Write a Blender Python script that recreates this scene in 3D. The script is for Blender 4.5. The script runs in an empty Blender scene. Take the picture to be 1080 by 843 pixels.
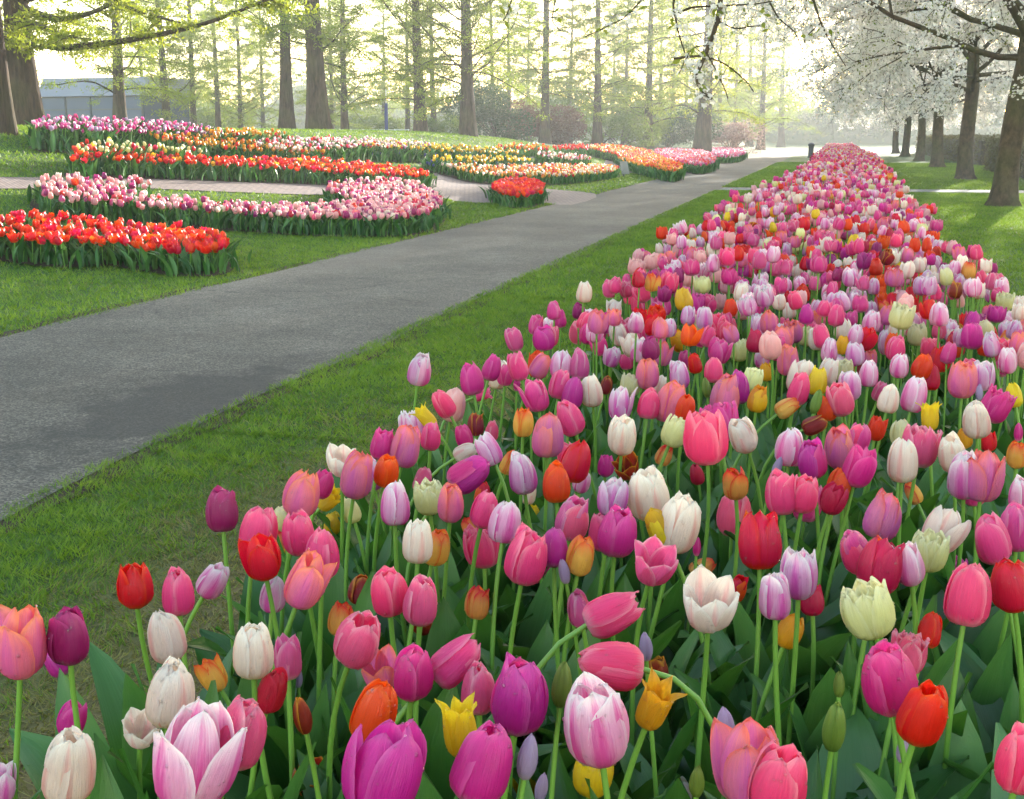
import bpy, bmesh, math, random
import numpy as np
from mathutils import Vector, Matrix, Quaternion
from mathutils.geometry import tessellate_polygon

SC = bpy.context.scene
COL = SC.collection
R = math.radians

# ---------------------------------------------------------------- camera, world, sun, exposure
H = 1.2                       # camera height
FPX = 1300.0                  # focal length in pixels of a 1080 px wide picture
YAW, PITCH = R(14.43), R(12.05)
cam_d = bpy.data.cameras.new('camera'); cam = bpy.data.objects.new('camera', cam_d); COL.objects.link(cam)
cam_d.sensor_width = 36.0; cam_d.lens = 36.0 * FPX / 1080.0
cam_d.clip_start = 0.05; cam_d.clip_end = 2000
cam.location = (0, 0, H); cam.rotation_euler = (math.pi / 2 - PITCH, 0, YAW)
SC.camera = cam

SUN_AZ, SUN_EL = R(10.5), R(9.0)   # azimuth measured from +Y towards +X
SKY_STRENGTH, SUN_STRENGTH, EXPOSURE = 0.15, 3.1, 2.7
HAZE = 0.0011
world = bpy.data.worlds.new('World'); SC.world = world; world.use_nodes = True
wn = world.node_tree; bg = wn.nodes['Background']
sky = wn.nodes.new('ShaderNodeTexSky'); sky.sky_type = 'NISHITA'; sky.sun_disc = False
sky.sun_elevation = SUN_EL; sky.sun_rotation = SUN_AZ
sky.air_density = 1.05; sky.dust_density = 0.8; sky.ozone_density = 0.25
wn.links.new(sky.outputs[0], bg.inputs[0]); bg.inputs[1].default_value = SKY_STRENGTH
sun_d = bpy.data.lights.new('sun', 'SUN'); sun = bpy.data.objects.new('sun', sun_d); COL.objects.link(sun)
sun_d.energy = SUN_STRENGTH; sun_d.angle = R(0.6); sun_d.color = (1.0, 0.94, 0.84)
sdir = Vector((math.sin(SUN_AZ) * math.cos(SUN_EL), math.cos(SUN_AZ) * math.cos(SUN_EL), math.sin(SUN_EL)))
sun.rotation_euler = (-sdir).to_track_quat('-Z', 'Y').to_euler()
vs = SC.view_settings
vs.view_transform = 'Standard'; vs.look = 'None'; vs.gamma = 1; vs.use_curve_mapping = False; vs.exposure = EXPOSURE
SC.render.engine = 'CYCLES'
cy = SC.cycles
cy.use_denoising = True
try: cy.denoiser = 'OPENIMAGEDENOISE'
except Exception: pass
cy.max_bounces = 7; cy.diffuse_bounces = 4; cy.glossy_bounces = 2; cy.transmission_bounces = 5
cy.transparent_max_bounces = 8; cy.volume_bounces = 1
cy.caustics_reflective = False; cy.caustics_refractive = False
cy.sample_clamp_indirect = 6

# ---------------------------------------------------------------- picture <-> place
ca, sa, cp, sp = math.cos(YAW), math.sin(YAW), math.cos(PITCH), math.sin(PITCH)
CR = np.array([ca, sa, 0.0]); CF = np.array([-sa * cp, ca * cp, -sp]); CU = np.array([-sa * sp, ca * sp, cp])
FH = np.array([-sa, ca, 0.0])
def ray(px, py):
    return CF + CR * (px - 540) / FPX + CU * (421.5 - py) / FPX
def project(P):
    q = np.asarray(P, float) - np.array([0, 0, H])
    d = q @ CF
    return 540 + FPX * (q @ CR) / d, 421.5 - FPX * (q @ CU) / d, d
def sstep(t):
    t = np.clip(t, 0, 1); return t * t * (3 - 2 * t)
def terrain(x, y):
    x = np.asarray(x, float); y = np.asarray(y, float)
    return 1.36 * sstep((-x - 6) / 7.5) * (1 - 0.55 * sstep((y - 36) / 34))
def hit(px, py, up=0.0):
    """point of the ground (raised by up) seen at a pixel"""
    r = ray(px, py); t = np.arange(2, 140, 0.02)
    P = r[None] * t[:, None] + np.array([0, 0, H])
    below = P[:, 2] - terrain(P[:, 0], P[:, 1]) - up
    k = np.where(below < 0)[0]
    k = k[0] if len(k) else len(t) - 1
    return P[k]
def at_depth(px, d, py=150):
    """ground point in the direction of column px at forward distance d"""
    r = ray(px, py); r = r / (r @ FH)
    p = r * d
    return np.array([p[0], p[1], float(terrain(p[0], p[1]))])

def vnoise(x, y, sc, seed=0):
    x = np.asarray(x) * sc; y = np.asarray(y) * sc; i = np.floor(x).astype(int); j = np.floor(y).astype(int); f = x - i; h = y - j
    f = f * f * (3 - 2 * f); h = h * h * (3 - 2 * h)
    def k(a, b): return np.mod(np.sin(a * 127.1 + b * 311.7 + seed * 74.7) * 43758.5453, 1.0)
    return (k(i, j) * (1 - f) + k(i + 1, j) * f) * (1 - h) + (k(i, j + 1) * (1 - f) + k(i + 1, j + 1) * f) * h
# ---------------------------------------------------------------- object helpers
def tag(o, label=None, cat=None, group=None, kind=None):
    if label: o['label'] = label
    if cat: o['category'] = cat
    if group: o['group'] = group
    if kind: o['kind'] = kind
    return o
def empty(name, loc, rz=0.0):
    o = bpy.data.objects.new(name, None); o.location = loc; o.rotation_euler = (0, 0, rz)
    o.empty_display_size = 0.1; COL.objects.link(o); return o
def link(name, me, parent=None):
    o = bpy.data.objects.new(name, me); COL.objects.link(o)
    if parent is not None: o.parent = parent
    return o
class Geo:
    """collects vertices, faces and a per-vertex 3-vector called shape"""
    def __init__(s): s.V = []; s.F4 = []; s.F3 = []; s.A = []; s.M4 = []; s.M3 = []; s.n = 0
    def add(s, V, F, A=None, m=0):
        V = np.asarray(V, float).reshape(-1, 3); F = np.asarray(F, int)
        s.V.append(V); s.A.append(np.zeros((len(V), 3)) if A is None else np.asarray(A, float).reshape(-1, 3))
        M = np.full(len(F), m) if np.isscalar(m) else np.asarray(m)
        if len(F):
            if F.shape[1] == 4: s.F4.append(F + s.n); s.M4.append(M)
            else: s.F3.append(F + s.n); s.M3.append(M)
        s.n += len(V)
    def mesh(s, name, mats, smooth=True):
        me = bpy.data.meshes.new(name)
        V = np.concatenate(s.V) if s.V else np.zeros((0, 3)); A = np.concatenate(s.A) if s.A else np.zeros((0, 3))
        F4 = np.concatenate(s.F4) if s.F4 else np.zeros((0, 4), int); F3 = np.concatenate(s.F3) if s.F3 else np.zeros((0, 3), int)
        M = np.concatenate(([np.concatenate(s.M4)] if s.M4 else []) + ([np.concatenate(s.M3)] if s.M3 else []) or [np.zeros(0, int)])
        me.vertices.add(len(V)); me.vertices.foreach_set('co', V.astype(np.float32).ravel())
        nl = F4.size + F3.size
        me.loops.add(nl); me.loops.foreach_set('vertex_index', np.concatenate([F4.ravel(), F3.ravel()]).astype(np.int32))
        np_ = len(F4) + len(F3)
        me.polygons.add(np_)
        st = np.concatenate([np.arange(len(F4)) * 4, F4.size + np.arange(len(F3)) * 3]).astype(np.int32)
        me.polygons.foreach_set('loop_start', st)
        me.polygons.foreach_set('material_index', M.astype(np.int32))
        me.polygons.foreach_set('use_smooth', np.full(np_, smooth, bool))
        at = me.attributes.new('shape', 'FLOAT_VECTOR', 'POINT'); at.data.foreach_set('vector', A.astype(np.float32).ravel())
        for m in mats: me.materials.append(m)
        me.update(calc_edges=True); me.validate()
        return me
def grid_faces(nu, nv):
    i = np.arange(nv - 1)[:, None] * nu + np.arange(nu - 1)[None]
    i = i.ravel()
    return np.stack([i, i + 1, i + nu + 1, i + nu], 1)
def box_geo(g, x0, x1, y0, y1, z0, z1, m=0):
    V = [(x, y, z) for z in (z0, z1) for y in (y0, y1) for x in (x0, x1)]
    g.add(V, [(0, 2, 3, 1), (4, 5, 7, 6), (0, 1, 5, 4), (2, 6, 7, 3), (0, 4, 6, 2), (1, 3, 7, 5)], None, m)
def tube(g, P, rad, n=6, flute=None, m=0, cap=True):
    """a tube along the polyline P with radii rad"""
    P = np.asarray(P, float); k = len(P); rad = np.broadcast_to(np.asarray(rad, float), (k,))
    T = np.gradient(P, axis=0); T /= np.linalg.norm(T, axis=1)[:, None] + 1e-9
    ref = np.array([0, 0, 1.0]) if abs(T[0, 2]) < 0.9 else np.array([1.0, 0, 0])
    U = np.cross(T, ref); U /= np.linalg.norm(U, axis=1)[:, None] + 1e-9
    W = np.cross(T, U)
    a = np.linspace(0, 2 * np.pi, n, endpoint=False)
    rr = rad[:, None] * np.ones(n)[None]
    if flute is not None: rr = rr * flute(np.arange(k) / max(k - 1, 1), a)
    V = P[:, None] + rr[..., None] * (np.cos(a)[None, :, None] * U[:, None] + np.sin(a)[None, :, None] * W[:, None])
    i = np.arange(k - 1)[:, None] * n; j = np.arange(n)[None]; j2 = (np.arange(n)[None] + 1) % n
    F = np.stack([i + j, i + j2, i + n + j2, i + n + j], -1).reshape(-1, 4)
    s = np.linspace(0, 1, k)
    A = np.stack([np.repeat(s, n), np.tile(a / 6.283, k), np.full(k * n, 0.5)], 1)
    g.add(V.reshape(-1, 3), F, A, m)
    if cap:
        b = g.n; c = P[-1] + T[-1] * rad[-1] * 0.3
        g.add(np.vstack([V[-1], c]), [(q, (q + 1) % n, n) for q in range(n)], np.tile([1, .5, .5], (n + 1, 1)), m)

# ---------------------------------------------------------------- materials
class NT:
    def __init__(s, name):
        s.m = bpy.data.materials.new(name); s.m.use_nodes = True
        s.t = s.m.node_tree; s.t.nodes.clear()
        s.out = s.t.nodes.new('ShaderNodeOutputMaterial')
    def n(s, typ, ins=None, **kw):
        nd = s.t.nodes.new(typ)
        for k, v in kw.items(): setattr(nd, k, v)
        for k, v in (ins or {}).items():
            sock = nd.inputs[k]
            if hasattr(v, 'is_output') or isinstance(v, bpy.types.NodeSocket): s.t.links.new(v, sock)
            else: sock.default_value = v
        return nd
    def math(s, op, a, b=0.0, c=0.0, clamp=False):
        nd = s.n('ShaderNodeMath', {0: a, 1: b, 2: c}, operation=op); nd.use_clamp = clamp; return nd.outputs[0]
    def mix(s, f, a, b, blend='MIX'):
        nd = s.n('ShaderNodeMix', data_type='RGBA', blend_type=blend)
        for k, v in ((0, f), (6, a), (7, b)):
            if isinstance(v, bpy.types.NodeSocket): s.t.links.new(v, nd.inputs[k])
            else: nd.inputs[k].default_value = (v if k == 0 else (*v, 1) if len(v) == 3 else v)
        return nd.outputs[2]
    def ramp(s, f, stops, interp='LINEAR'):
        nd = s.n('ShaderNodeValToRGB', {0: f}); cr = nd.color_ramp; cr.interpolation = interp
        while len(cr.elements) < len(stops): cr.elements.new(0.5)
        for e, (p, c) in zip(cr.elements, stops):
            e.position = p; e.color = (*c, 1) if len(c) == 3 else c
        return nd.outputs[0]
    def noise(s, vec, scale, detail=3, rough=0.55):
        return s.n('ShaderNodeTexNoise', {'Vector': vec, 'Scale': scale, 'Detail': detail, 'Roughness': rough}).outputs[0]
    def pos(s): return s.n('ShaderNodeNewGeometry').outputs['Position']
    def obj(s): return s.n('ShaderNodeTexCoord').outputs['Object']
    def attr(s):
        a = s.n('ShaderNodeAttribute', attribute_name='shape'); x = s.n('ShaderNodeSeparateXYZ', {0: a.outputs['Vector']})
        return a.outputs['Vector'], x.outputs[0], x.outputs[1], x.outputs[2]
    def bump(s, h, strength=0.3, dist=0.01):
        return s.n('ShaderNodeBump', {'Height': h, 'Strength': strength, 'Distance': dist}).outputs[0]
    def done(s, col, rough=0.7, normal=None, translucent=0.0, tcol=None, spec=0.5, metal=0.0, sheen=0.0):
        ins = {'Base Color': col if isinstance(col, bpy.types.NodeSocket) else (*col, 1), 'Roughness': rough, 'Specular IOR Level': spec, 'Metallic': metal}
        if normal is not None: ins['Normal'] = normal
        if sheen: ins['Sheen Weight'] = sheen
        p = s.n('ShaderNodeBsdfPrincipled', ins)
        sh = p.outputs[0]
        if translucent:
            c = tcol if tcol is not None else col
            ti = {'Color': c if isinstance(c, bpy.types.NodeSocket) else (*c, 1)}
            if normal is not None: ti['Normal'] = normal
            tr = s.n('ShaderNodeBsdfTranslucent', ti)
            sh = s.n('ShaderNodeMixShader', {0: translucent, 1: sh, 2: tr.outputs[0]}).outputs[0]
        s.t.links.new(sh, s.out.inputs[0])
        return s.m

def petal_material(name, base, body, tip, edge, edge_amt=0.6, flame=None, flame_w=0.45, streak=0.16):
    """base/body/tip run from the foot of a petal to its tip; edge is the margin colour; flame a stripe up its middle"""
    t = NT(name); vec, v, u, rn = t.attr()
    au = t.math('ABSOLUTE', u)
    sv = t.n('ShaderNodeCombineXYZ', {0: t.math('MULTIPLY', u, 7.0), 1: t.math('MULTIPLY', v, 1.1), 2: t.math('MULTIPLY', rn, 40.0)}).outputs[0]
    st = t.noise(sv, 2.2, 4, 0.65)
    vv = t.math('ADD', v, t.math('MULTIPLY', t.math('SUBTRACT', st, 0.5), 0.28))
    col = t.ramp(vv, [(0.0, base), (0.28, body), (0.62, body), (1.0, tip)])
    if flame is not None:
        fm = t.math('ADD', t.math('MULTIPLY', au, 1.0 / flame_w), t.math('MULTIPLY', t.math('SUBTRACT', st, 0.5), 0.9))
        fm = t.math('ADD', fm, t.math('MULTIPLY', v, 0.75))
        ff = t.ramp(fm, [(0.45, (1, 1, 1)), (1.25 if False else 0.98, (0, 0, 0))])
        col = t.mix(ff, col, flame)
    e = t.math('ADD', t.math('MULTIPLY', t.math('POWER', au, 2.5), 0.75), t.math('MULTIPLY', t.math('POWER', v, 5.0), 0.75))
    e = t.math('ADD', e, t.math('MULTIPLY', t.math('SUBTRACT', st, 0.5), 0.5))
    ef = t.ramp(e, [(0.35, (0, 0, 0)), (0.85, (1, 1, 1))])
    col = t.mix(t.math('MULTIPLY', ef, edge_amt), col, edge)
    # fine veins and a slight tone of its own for each blossom
    vein = t.math('MULTIPLY', t.math('SUBTRACT', st, 0.5), streak * 2)
    hs = t.n('ShaderNodeHueSaturation', {'Color': col, 'Hue': t.math('ADD', 0.5, t.math('MULTIPLY', t.math('SUBTRACT', rn, 0.5), 0.035)),
              'Saturation': 1.0, 'Value': t.math('ADD', t.math('ADD', 0.97, vein), t.math('MULTIPLY', t.math('SUBTRACT', rn, 0.5), 0.22))})
    col = hs.outputs[0]
    # dew drops stand up from the petal
    nrm = t.bump(t.math('MULTIPLY', st, 0.40), 0.45, 0.03)
    rough = t.math('ADD', 0.22, t.math('MULTIPLY', st, 0.20))
    return t.done(col, rough, nrm, 0.5, col, 0.5)

PM = {
 'mag': petal_material('petal_magenta', (.82, .46, .60), (.74, .022, .31), (.82, .055, .37), (.88, .22, .52), .5),
 'pnk': petal_material('petal_hot_pink', (.88, .48, .60), (.90, .060, .29), (.93, .12, .33), (.96, .42, .54), .6),
 'sal': petal_material('petal_salmon', (.88, .52, .62), (.88, .22, .38), (.93, .25, .22), (.95, .22, .05), .5, (.84, .17, .48), .8),
 'lil': petal_material('petal_lilac_white', (.90, .78, .82), (.88, .42, .64), (.93, .80, .82), (.95, .88, .87), .85, (.82, .12, .46), .65),
 'cre': petal_material('petal_cream', (.84, .78, .50), (.90, .72, .62), (.93, .84, .74), (.94, .87, .79), .6, (.90, .50, .45), .42),
 'red': petal_material('petal_scarlet', (.86, .30, .03), (.86, .016, .008), (.88, .026, .008), (.92, .16, .012), .45),
 'crm': petal_material('petal_crimson', (.60, .03, .05), (.76, .010, .030), (.82, .022, .045), (.86, .07, .09), .4),
 'yel': petal_material('petal_yellow', (.70, .55, .04), (.86, .56, .015), (.88, .62, .02), (.90, .66, .04), .4),
 'gld': petal_material('petal_golden', (.80, .60, .05), (.86, .42, .015), (.86, .36, .02), (.88, .50, .03), .5),
 'ycr': petal_material('petal_pale_yellow', (.70, .66, .20), (.84, .76, .36), (.88, .82, .52), (.90, .84, .60), .5),
 'mar': petal_material('petal_plum', (.50, .16, .32), (.42, .014, .16), (.48, .03, .20), (.62, .09, .34), .5),
 'flm': petal_material('petal_flamed', (.90, .72, .20), (.88, .46, .09), (.84, .06, .012), (.84, .05, .012), .9),
 'lav': petal_material('petal_lavender', (.60, .55, .50), (.58, .40, .60), (.62, .42, .62), (.66, .52, .68), .4),
 'grn': petal_material('petal_green_bud', (.14, .26, .04), (.24, .34, .05), (.34, .42, .08), (.12, .22, .03), .5),
 'brn': petal_material('petal_mahogany', (.40, .03, .02), (.34, .015, .012), (.50, .06, .01), (.84, .42, .03), .75),
 'ptw': petal_material('petal_white_footed_pink', (.92, .84, .82), (.86, .12, .32), (.88, .10, .29), (.94, .56, .64), .65),
 'blh': petal_material('petal_blush_pink', (.88, .72, .66), (.90, .44, .46), (.92, .52, .52), (.94, .66, .64), .6),
 'blu': petal_material('petal_grape_blue', (.10, .10, .30), (.08, .09, .32), (.10, .12, .38), (.14, .16, .42), .3),
}
VAR = list(PM)
VI = {k: i for i, k in enumerate(VAR)}
PML = [PM[k] for k in VAR]

def leaf_material():
    t = NT('tulip_leaf'); vec, v, u, rn = t.attr()
    sv = t.n('ShaderNodeCombineXYZ', {0: t.math('MULTIPLY', u, 9.0), 1: t.math('MULTIPLY', v, 0.8), 2: t.math('MULTIPLY', rn, 30.0)}).outputs[0]
    st = t.noise(sv, 2.4, 3, 0.6)
    col = t.ramp(t.math('ADD', rn, t.math('MULTIPLY', t.math('SUBTRACT', st, 0.5), 0.5)),
                 [(0.1, (.015, .072, .011)), (0.55, (.032, .122, .021)), (0.95, (.080, .195, .058))])
    dv = t.n('ShaderNodeTexVoronoi', {'Vector': t.obj(), 'Scale': 70.0})
    drop = t.ramp(dv.outputs['Distance'], [(0.0, (1, 1, 1)), (0.16, (0, 0, 0))])
    nrm = t.bump(t.math('ADD', t.math('MULTIPLY', st, 0.4), t.math('MULTIPLY', drop, 0.3)), 0.4, 0.004)
    return t.done(col, 0.30, nrm, 0.30, t.mix(0.5, col, (.14, .34, .02)), 0.5)
M_LEAF = leaf_material()
def dew_material():
    t = NT('dew_water'); fr = t.n('ShaderNodeFresnel', {'IOR': 1.7}); gl = t.n('ShaderNodeBsdfGlossy', {'Color': (1, 1, 1, 1), 'Roughness': .03}); tr = t.n('ShaderNodeBsdfTransparent')
    t.t.links.new(t.n('ShaderNodeMixShader', {0: fr.outputs[0], 1: tr.outputs[0], 2: gl.outputs[0]}).outputs[0], t.out.inputs[0]); return t.m
M_DEW = dew_material()
def bed_leaf_material():
    t = NT('bed_leaf'); vec, v, u, rn = t.attr()
    col = t.ramp(rn, [(0.1, (.020, .078, .012)), (0.55, (.044, .135, .022)), (0.95, (.090, .200, .045))])
    return t.done(col, 0.42, None, 0.22, col, 0.4)
M_BEDLEAF = bed_leaf_material()
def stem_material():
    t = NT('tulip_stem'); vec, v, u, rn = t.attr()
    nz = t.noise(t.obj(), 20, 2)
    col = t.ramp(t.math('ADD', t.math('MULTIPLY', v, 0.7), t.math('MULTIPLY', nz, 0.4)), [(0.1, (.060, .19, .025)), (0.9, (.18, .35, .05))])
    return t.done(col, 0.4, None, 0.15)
M_STEM = stem_material()
def grass_material():
    t = NT('grass_blades'); vec, v, dry, rn = t.attr()
    g = t.ramp(rn, [(0.0, (.024, .080, .006)), (0.45, (.088, .205, .014)), (1.0, (.225, .345, .030))])
    d = t.ramp(rn, [(0.0, (.12, .085, .035)), (0.6, (.24, .17, .075)), (1.0, (.36, .28, .13))])
    col = t.mix(dry, g, d)
    return t.done(col, 0.5, None, 0.45, t.mix(0.35, col, (.30, .36, .02)), 0.3)
M_GRASS = grass_material()
def ground_material():
    t = NT('lawn_ground'); p = t.pos()
    big = t.noise(p, 0.35, 5); fine = t.noise(p, 14, 6, 0.7); mid = t.noise(p, 2.2, 4)
    f = t.math('ADD', t.math('MULTIPLY', fine, 0.6), t.math('MULTIPLY', mid, 0.4))
    g = t.ramp(f, [(0.30, (.014, .036, .006)), (0.5, (.036, .085, .011)), (0.72, (.095, .155, .022))])
    d = t.ramp(fine, [(0.3, (.070, .050, .022)), (0.7, (.20, .15, .065))])
    a = t.n('ShaderNodeAttribute', attribute_name='shape'); x = t.n('ShaderNodeSeparateXYZ', {0: a.outputs['Vector']})
    dr = t.ramp(t.math('ADD', big, t.math('MULTIPLY', mid, 0.4)), [(0.74, (0, 0, 0)), (0.92, (.5, .5, .5))])
    xs = t.n('ShaderNodeSeparateXYZ', {0: p})
    wx = t.math('SUBTRACT', 1.0, t.math('DIVIDE', t.math('ABSOLUTE', t.math('ADD', xs.outputs[0], 1.05)), 1.15), clamp=True)
    wy = t.math('DIVIDE', t.math('SUBTRACT', 6.5, xs.outputs[1]), 3.0, clamp=True)
    worn = t.math('MULTIPLY', t.math('MULTIPLY', wx, wy), t.math('ADD', 0.3, t.math('MULTIPLY', t.noise(p, 3.5, 5, .65), 1.9)), clamp=True)
    return t.done(t.mix(t.math('MAXIMUM', worn, t.n('ShaderNodeSeparateColor', {0: dr}).outputs[0]), g, d), 0.9, t.bump(f, 0.6, 0.03), 0.0, None, 0.2)
M_GROUND = ground_material()
def soil_material():
    t = NT('bed_soil'); p = t.pos(); f = t.noise(p, 22, 6, 0.7); b = t.noise(p, 3, 3)
    c = t.ramp(t.math('ADD', t.math('MULTIPLY', f, .7), t.math('MULTIPLY', b, .3)), [(0.3, (.018, .012, .008)), (0.55, (.050, .034, .022)), (0.8, (.10, .072, .046))])
    return t.done(c, 0.95, t.bump(f, 0.8, 0.03), spec=0.2)
M_SOIL = soil_material()
def asphalt_material():
    t = NT('asphalt'); p = t.pos()
    sp_ = t.n('ShaderNodeTexVoronoi', {'Vector': p, 'Scale': 125.0}); f = t.noise(p, 70, 5, 0.75); b = t.noise(p, 1.1, 5, 0.6); bb = t.noise(p, 0.28, 3)
    stone = t.n('ShaderNodeSeparateColor', {0: sp_.outputs['Color']}).outputs[0]
    k = t.math('ADD', t.math('MULTIPLY', stone, 0.42), t.math('ADD', t.math('MULTIPLY', f, 0.35), t.math('MULTIPLY', b, 0.35)))
    c = t.ramp(k, [(0.28, (.030, .027, .023)), (0.55, (.082, .070, .055)), (0.85, (.24, .21, .175))])
    # damp patch on the near part of the path, seen as a stain with its own outline
    x = t.n('ShaderNodeSeparateXYZ', {0: p})
    dx = t.math('DIVIDE', t.math('ADD', x.outputs[0], 2.85), 0.42); dy = t.math('DIVIDE', t.math('SUBTRACT', x.outputs[1], 4.9), 1.25)
    rr = t.math('SQRT', t.math('ADD', t.math('MULTIPLY', dx, dx), t.math('MULTIPLY', dy, dy)))
    rr = t.math('ADD', rr, t.math('MULTIPLY', t.math('SUBTRACT', t.noise(p, 3.4, 7, 0.7), 0.5), 2.4))
    damp = t.ramp(rr, [(0.55, (1, 1, 1)), (1.15, (0, 0, 0))])
    blot = t.ramp(t.math('ADD', t.math('MULTIPLY', bb, .6), t.math('MULTIPLY', t.noise(p, 6.0, 6, .7), .4)), [(0.38, (.62, .61, .60)), (0.60, (1.08, 1.07, 1.05))])
    c = t.mix(1.0, c, blot, 'MULTIPLY')
    c = t.mix(t.math('MULTIPLY', damp, 0.75), c, (.024, .021, .019))
    wv = t.n('ShaderNodeVectorMath', {0: p, 1: t.n('ShaderNodeVectorMath', {0: t.n('ShaderNodeTexNoise', {'Vector': p, 'Scale': 3.0, 'Detail': 4.0}).outputs['Color'], 'Scale': 0.55}, operation='SCALE').outputs[0]}, operation='ADD').outputs[0]
    ck = t.n('ShaderNodeTexVoronoi', {'Vector': wv, 'Scale': 0.42}, feature='DISTANCE_TO_EDGE').outputs['Distance']
    crack = t.math('MULTIPLY', t.ramp(ck, [(0.0, (1, 1, 1)), (0.007, (0, 0, 0))]), t.ramp(t.noise(p, 0.7, 2), [(0.45, (0, 0, 0)), (0.6, (.75, .75, .75))]))
    c = t.mix(crack, c, (.018, .016, .014))
    return t.done(c, 0.82, t.bump(t.math('SUBTRACT', k, crack), 0.5, 0.008), spec=0.3)
M_ASPHALT = asphalt_material()
def brick_material(name, c1, c2, mortar, scale=4.0, rot=0.0):
    t = NT(name); p = t.n('ShaderNodeMapping', {'Vector': t.pos(), 'Rotation': (0, 0, rot)}).outputs[0]
    b = t.n('ShaderNodeTexBrick', {'Vector': p, 'Color1': (*c1, 1), 'Color2': (*c2, 1), 'Mortar': (*mortar, 1), 'Scale': scale, 'Mortar Size': 0.03, 'Bias': 0.0})
    f = t.noise(t.pos(), 9, 5, 0.65)
    c = t.mix(0.5, b.outputs[0], t.ramp(f, [(0.3, (.35, .33, .31)), (0.7, (.95, .93, .9))]), 'MULTIPLY')
    return t.done(c, 0.85, t.bump(b.outputs['Fac'], -0.4, 0.01), spec=0.3)
M_PAVER = brick_material('clay_pavers', (.25, .175, .155), (.31, .225, .20), (.14, .11, .10), 4.0, 0.5)
M_SLAB = brick_material('grey_pavers', (.20, .19, .18), (.26, .25, .235), (.11, .11, .10), 3.0, 0.0)
def bark_material(name, dark, light, green=0.0, sx=9, sz=1.6):
    t = NT(name); o = t.obj()
    mp = t.n('ShaderNodeMapping', {'Vector': o, 'Scale': (sx, sx, sz)}).outputs[0]
    a = t.noise(mp, 1.6, 6, 0.7); b = t.noise(o, 1.2, 3)
    c = t.ramp(a, [(0.3, dark), (0.72, light)])
    if green: c = t.mix(t.math('MULTIPLY', t.ramp(b, [(0.42, (0, 0, 0)), (0.65, (1, 1, 1))]), green), c, (.08, .10, .03))
    return t.done(c, 0.92, t.bump(a, 0.9, 0.06), spec=0.2)
M_BARK = bark_material('redwood_bark', (.020, .014, .010), (.115, .076, .052), 0.35)
M_CBARK = bark_material('cherry_bark', (.030, .022, .016), (.135, .095, .062), 0.5, 6, 4)
def foliage_material(name, c0, c1, c2, trans=0.5, tc=(.35, .40, .03), spec=0.25):
    t = NT(name); vec, v, u, rn = t.attr()
    c = t.ramp(rn, [(0.0, c0), (0.5, c1), (1.0, c2)])
    return t.done(c, 0.55, None, trans, t.mix(0.4, c, tc), spec)
M_FRESH = foliage_material('redwood_new_leaves', (.090, .150, .018), (.145, .215, .026), (.22, .28, .035), 0.6)
M_LIME = foliage_material('lime_new_leaves', (.13, .17, .015), (.21, .25, .02), (.30, .31, .03), 0.55)
M_DARKLEAF = foliage_material('evergreen_leaves', (.016, .040, .014), (.030, .065, .022), (.055, .100, .030), 0.25, (.10, .16, .02))
M_MIDLEAF = foliage_material('shrub_leaves', (.040, .080, .018), (.070, .130, .028), (.115, .180, .040), 0.4)
M_COPPER = foliage_material('copper_leaves', (.075, .035, .028), (.120, .060, .042), (.165, .095, .060), 0.35, (.25, .12, .06))
M_PINKSHRUB = foliage_material('pink_shrub_bloom', (.22, .12, .11), (.30, .18, .16), (.38, .27, .22), 0.35, (.4, .28, .22))
M_HEDGE = foliage_material('beech_hedge_leaves', (.060, .045, .022), (.085, .080, .028), (.105, .120, .038), 0.3, (.20, .16, .04))
M_WHITE = foliage_material('cherry_blossom', (.68, .62, .58), (.78, .74, .69), (.86, .84, .78), 0.5, (.92, .88, .86), 0.3)
M_CHLEAF = foliage_material('cherry_young_leaves', (.10, .15, .02), (.17, .22, .03), (.24, .26, .05), 0.5)
def plain(name, c, rough=0.6, metal=0.0, var=0.15, scale=6):
    t = NT(name); f = t.noise(t.obj(), scale, 4)
    col = t.ramp(f, [(0.3, tuple(x * (1 - var) for x in c)), (0.7, tuple(min(1, x * (1 + var)) for x in c))])
    return t.done(col, rough, None, metal=metal)

# ---------------------------------------------------------------- setting: ground, paths
def axis_grid(*segs):
    out = [np.arange(a, b, s) for a, b, s in segs]; return np.concatenate(out)
GX = np.append(axis_grid((-190, -20, 10), (-20, -14, 0.5), (-14, -5, 0.125), (-5, 20, 2.5), (20, 190, 10)), 190)
GY = np.append(axis_grid((-15, 110, 1.25), (110, 320, 10)), 320)
xx, yy = np.meshgrid(GX, GY); zz = terrain(xx, yy)
g = Geo(); g.add(np.stack([xx, yy, zz], -1).reshape(-1, 3), grid_faces(len(GX), len(GY)))
tag(link('lawn_ground', g.mesh('lawn_ground', [M_GROUND])), kind='structure')

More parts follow.
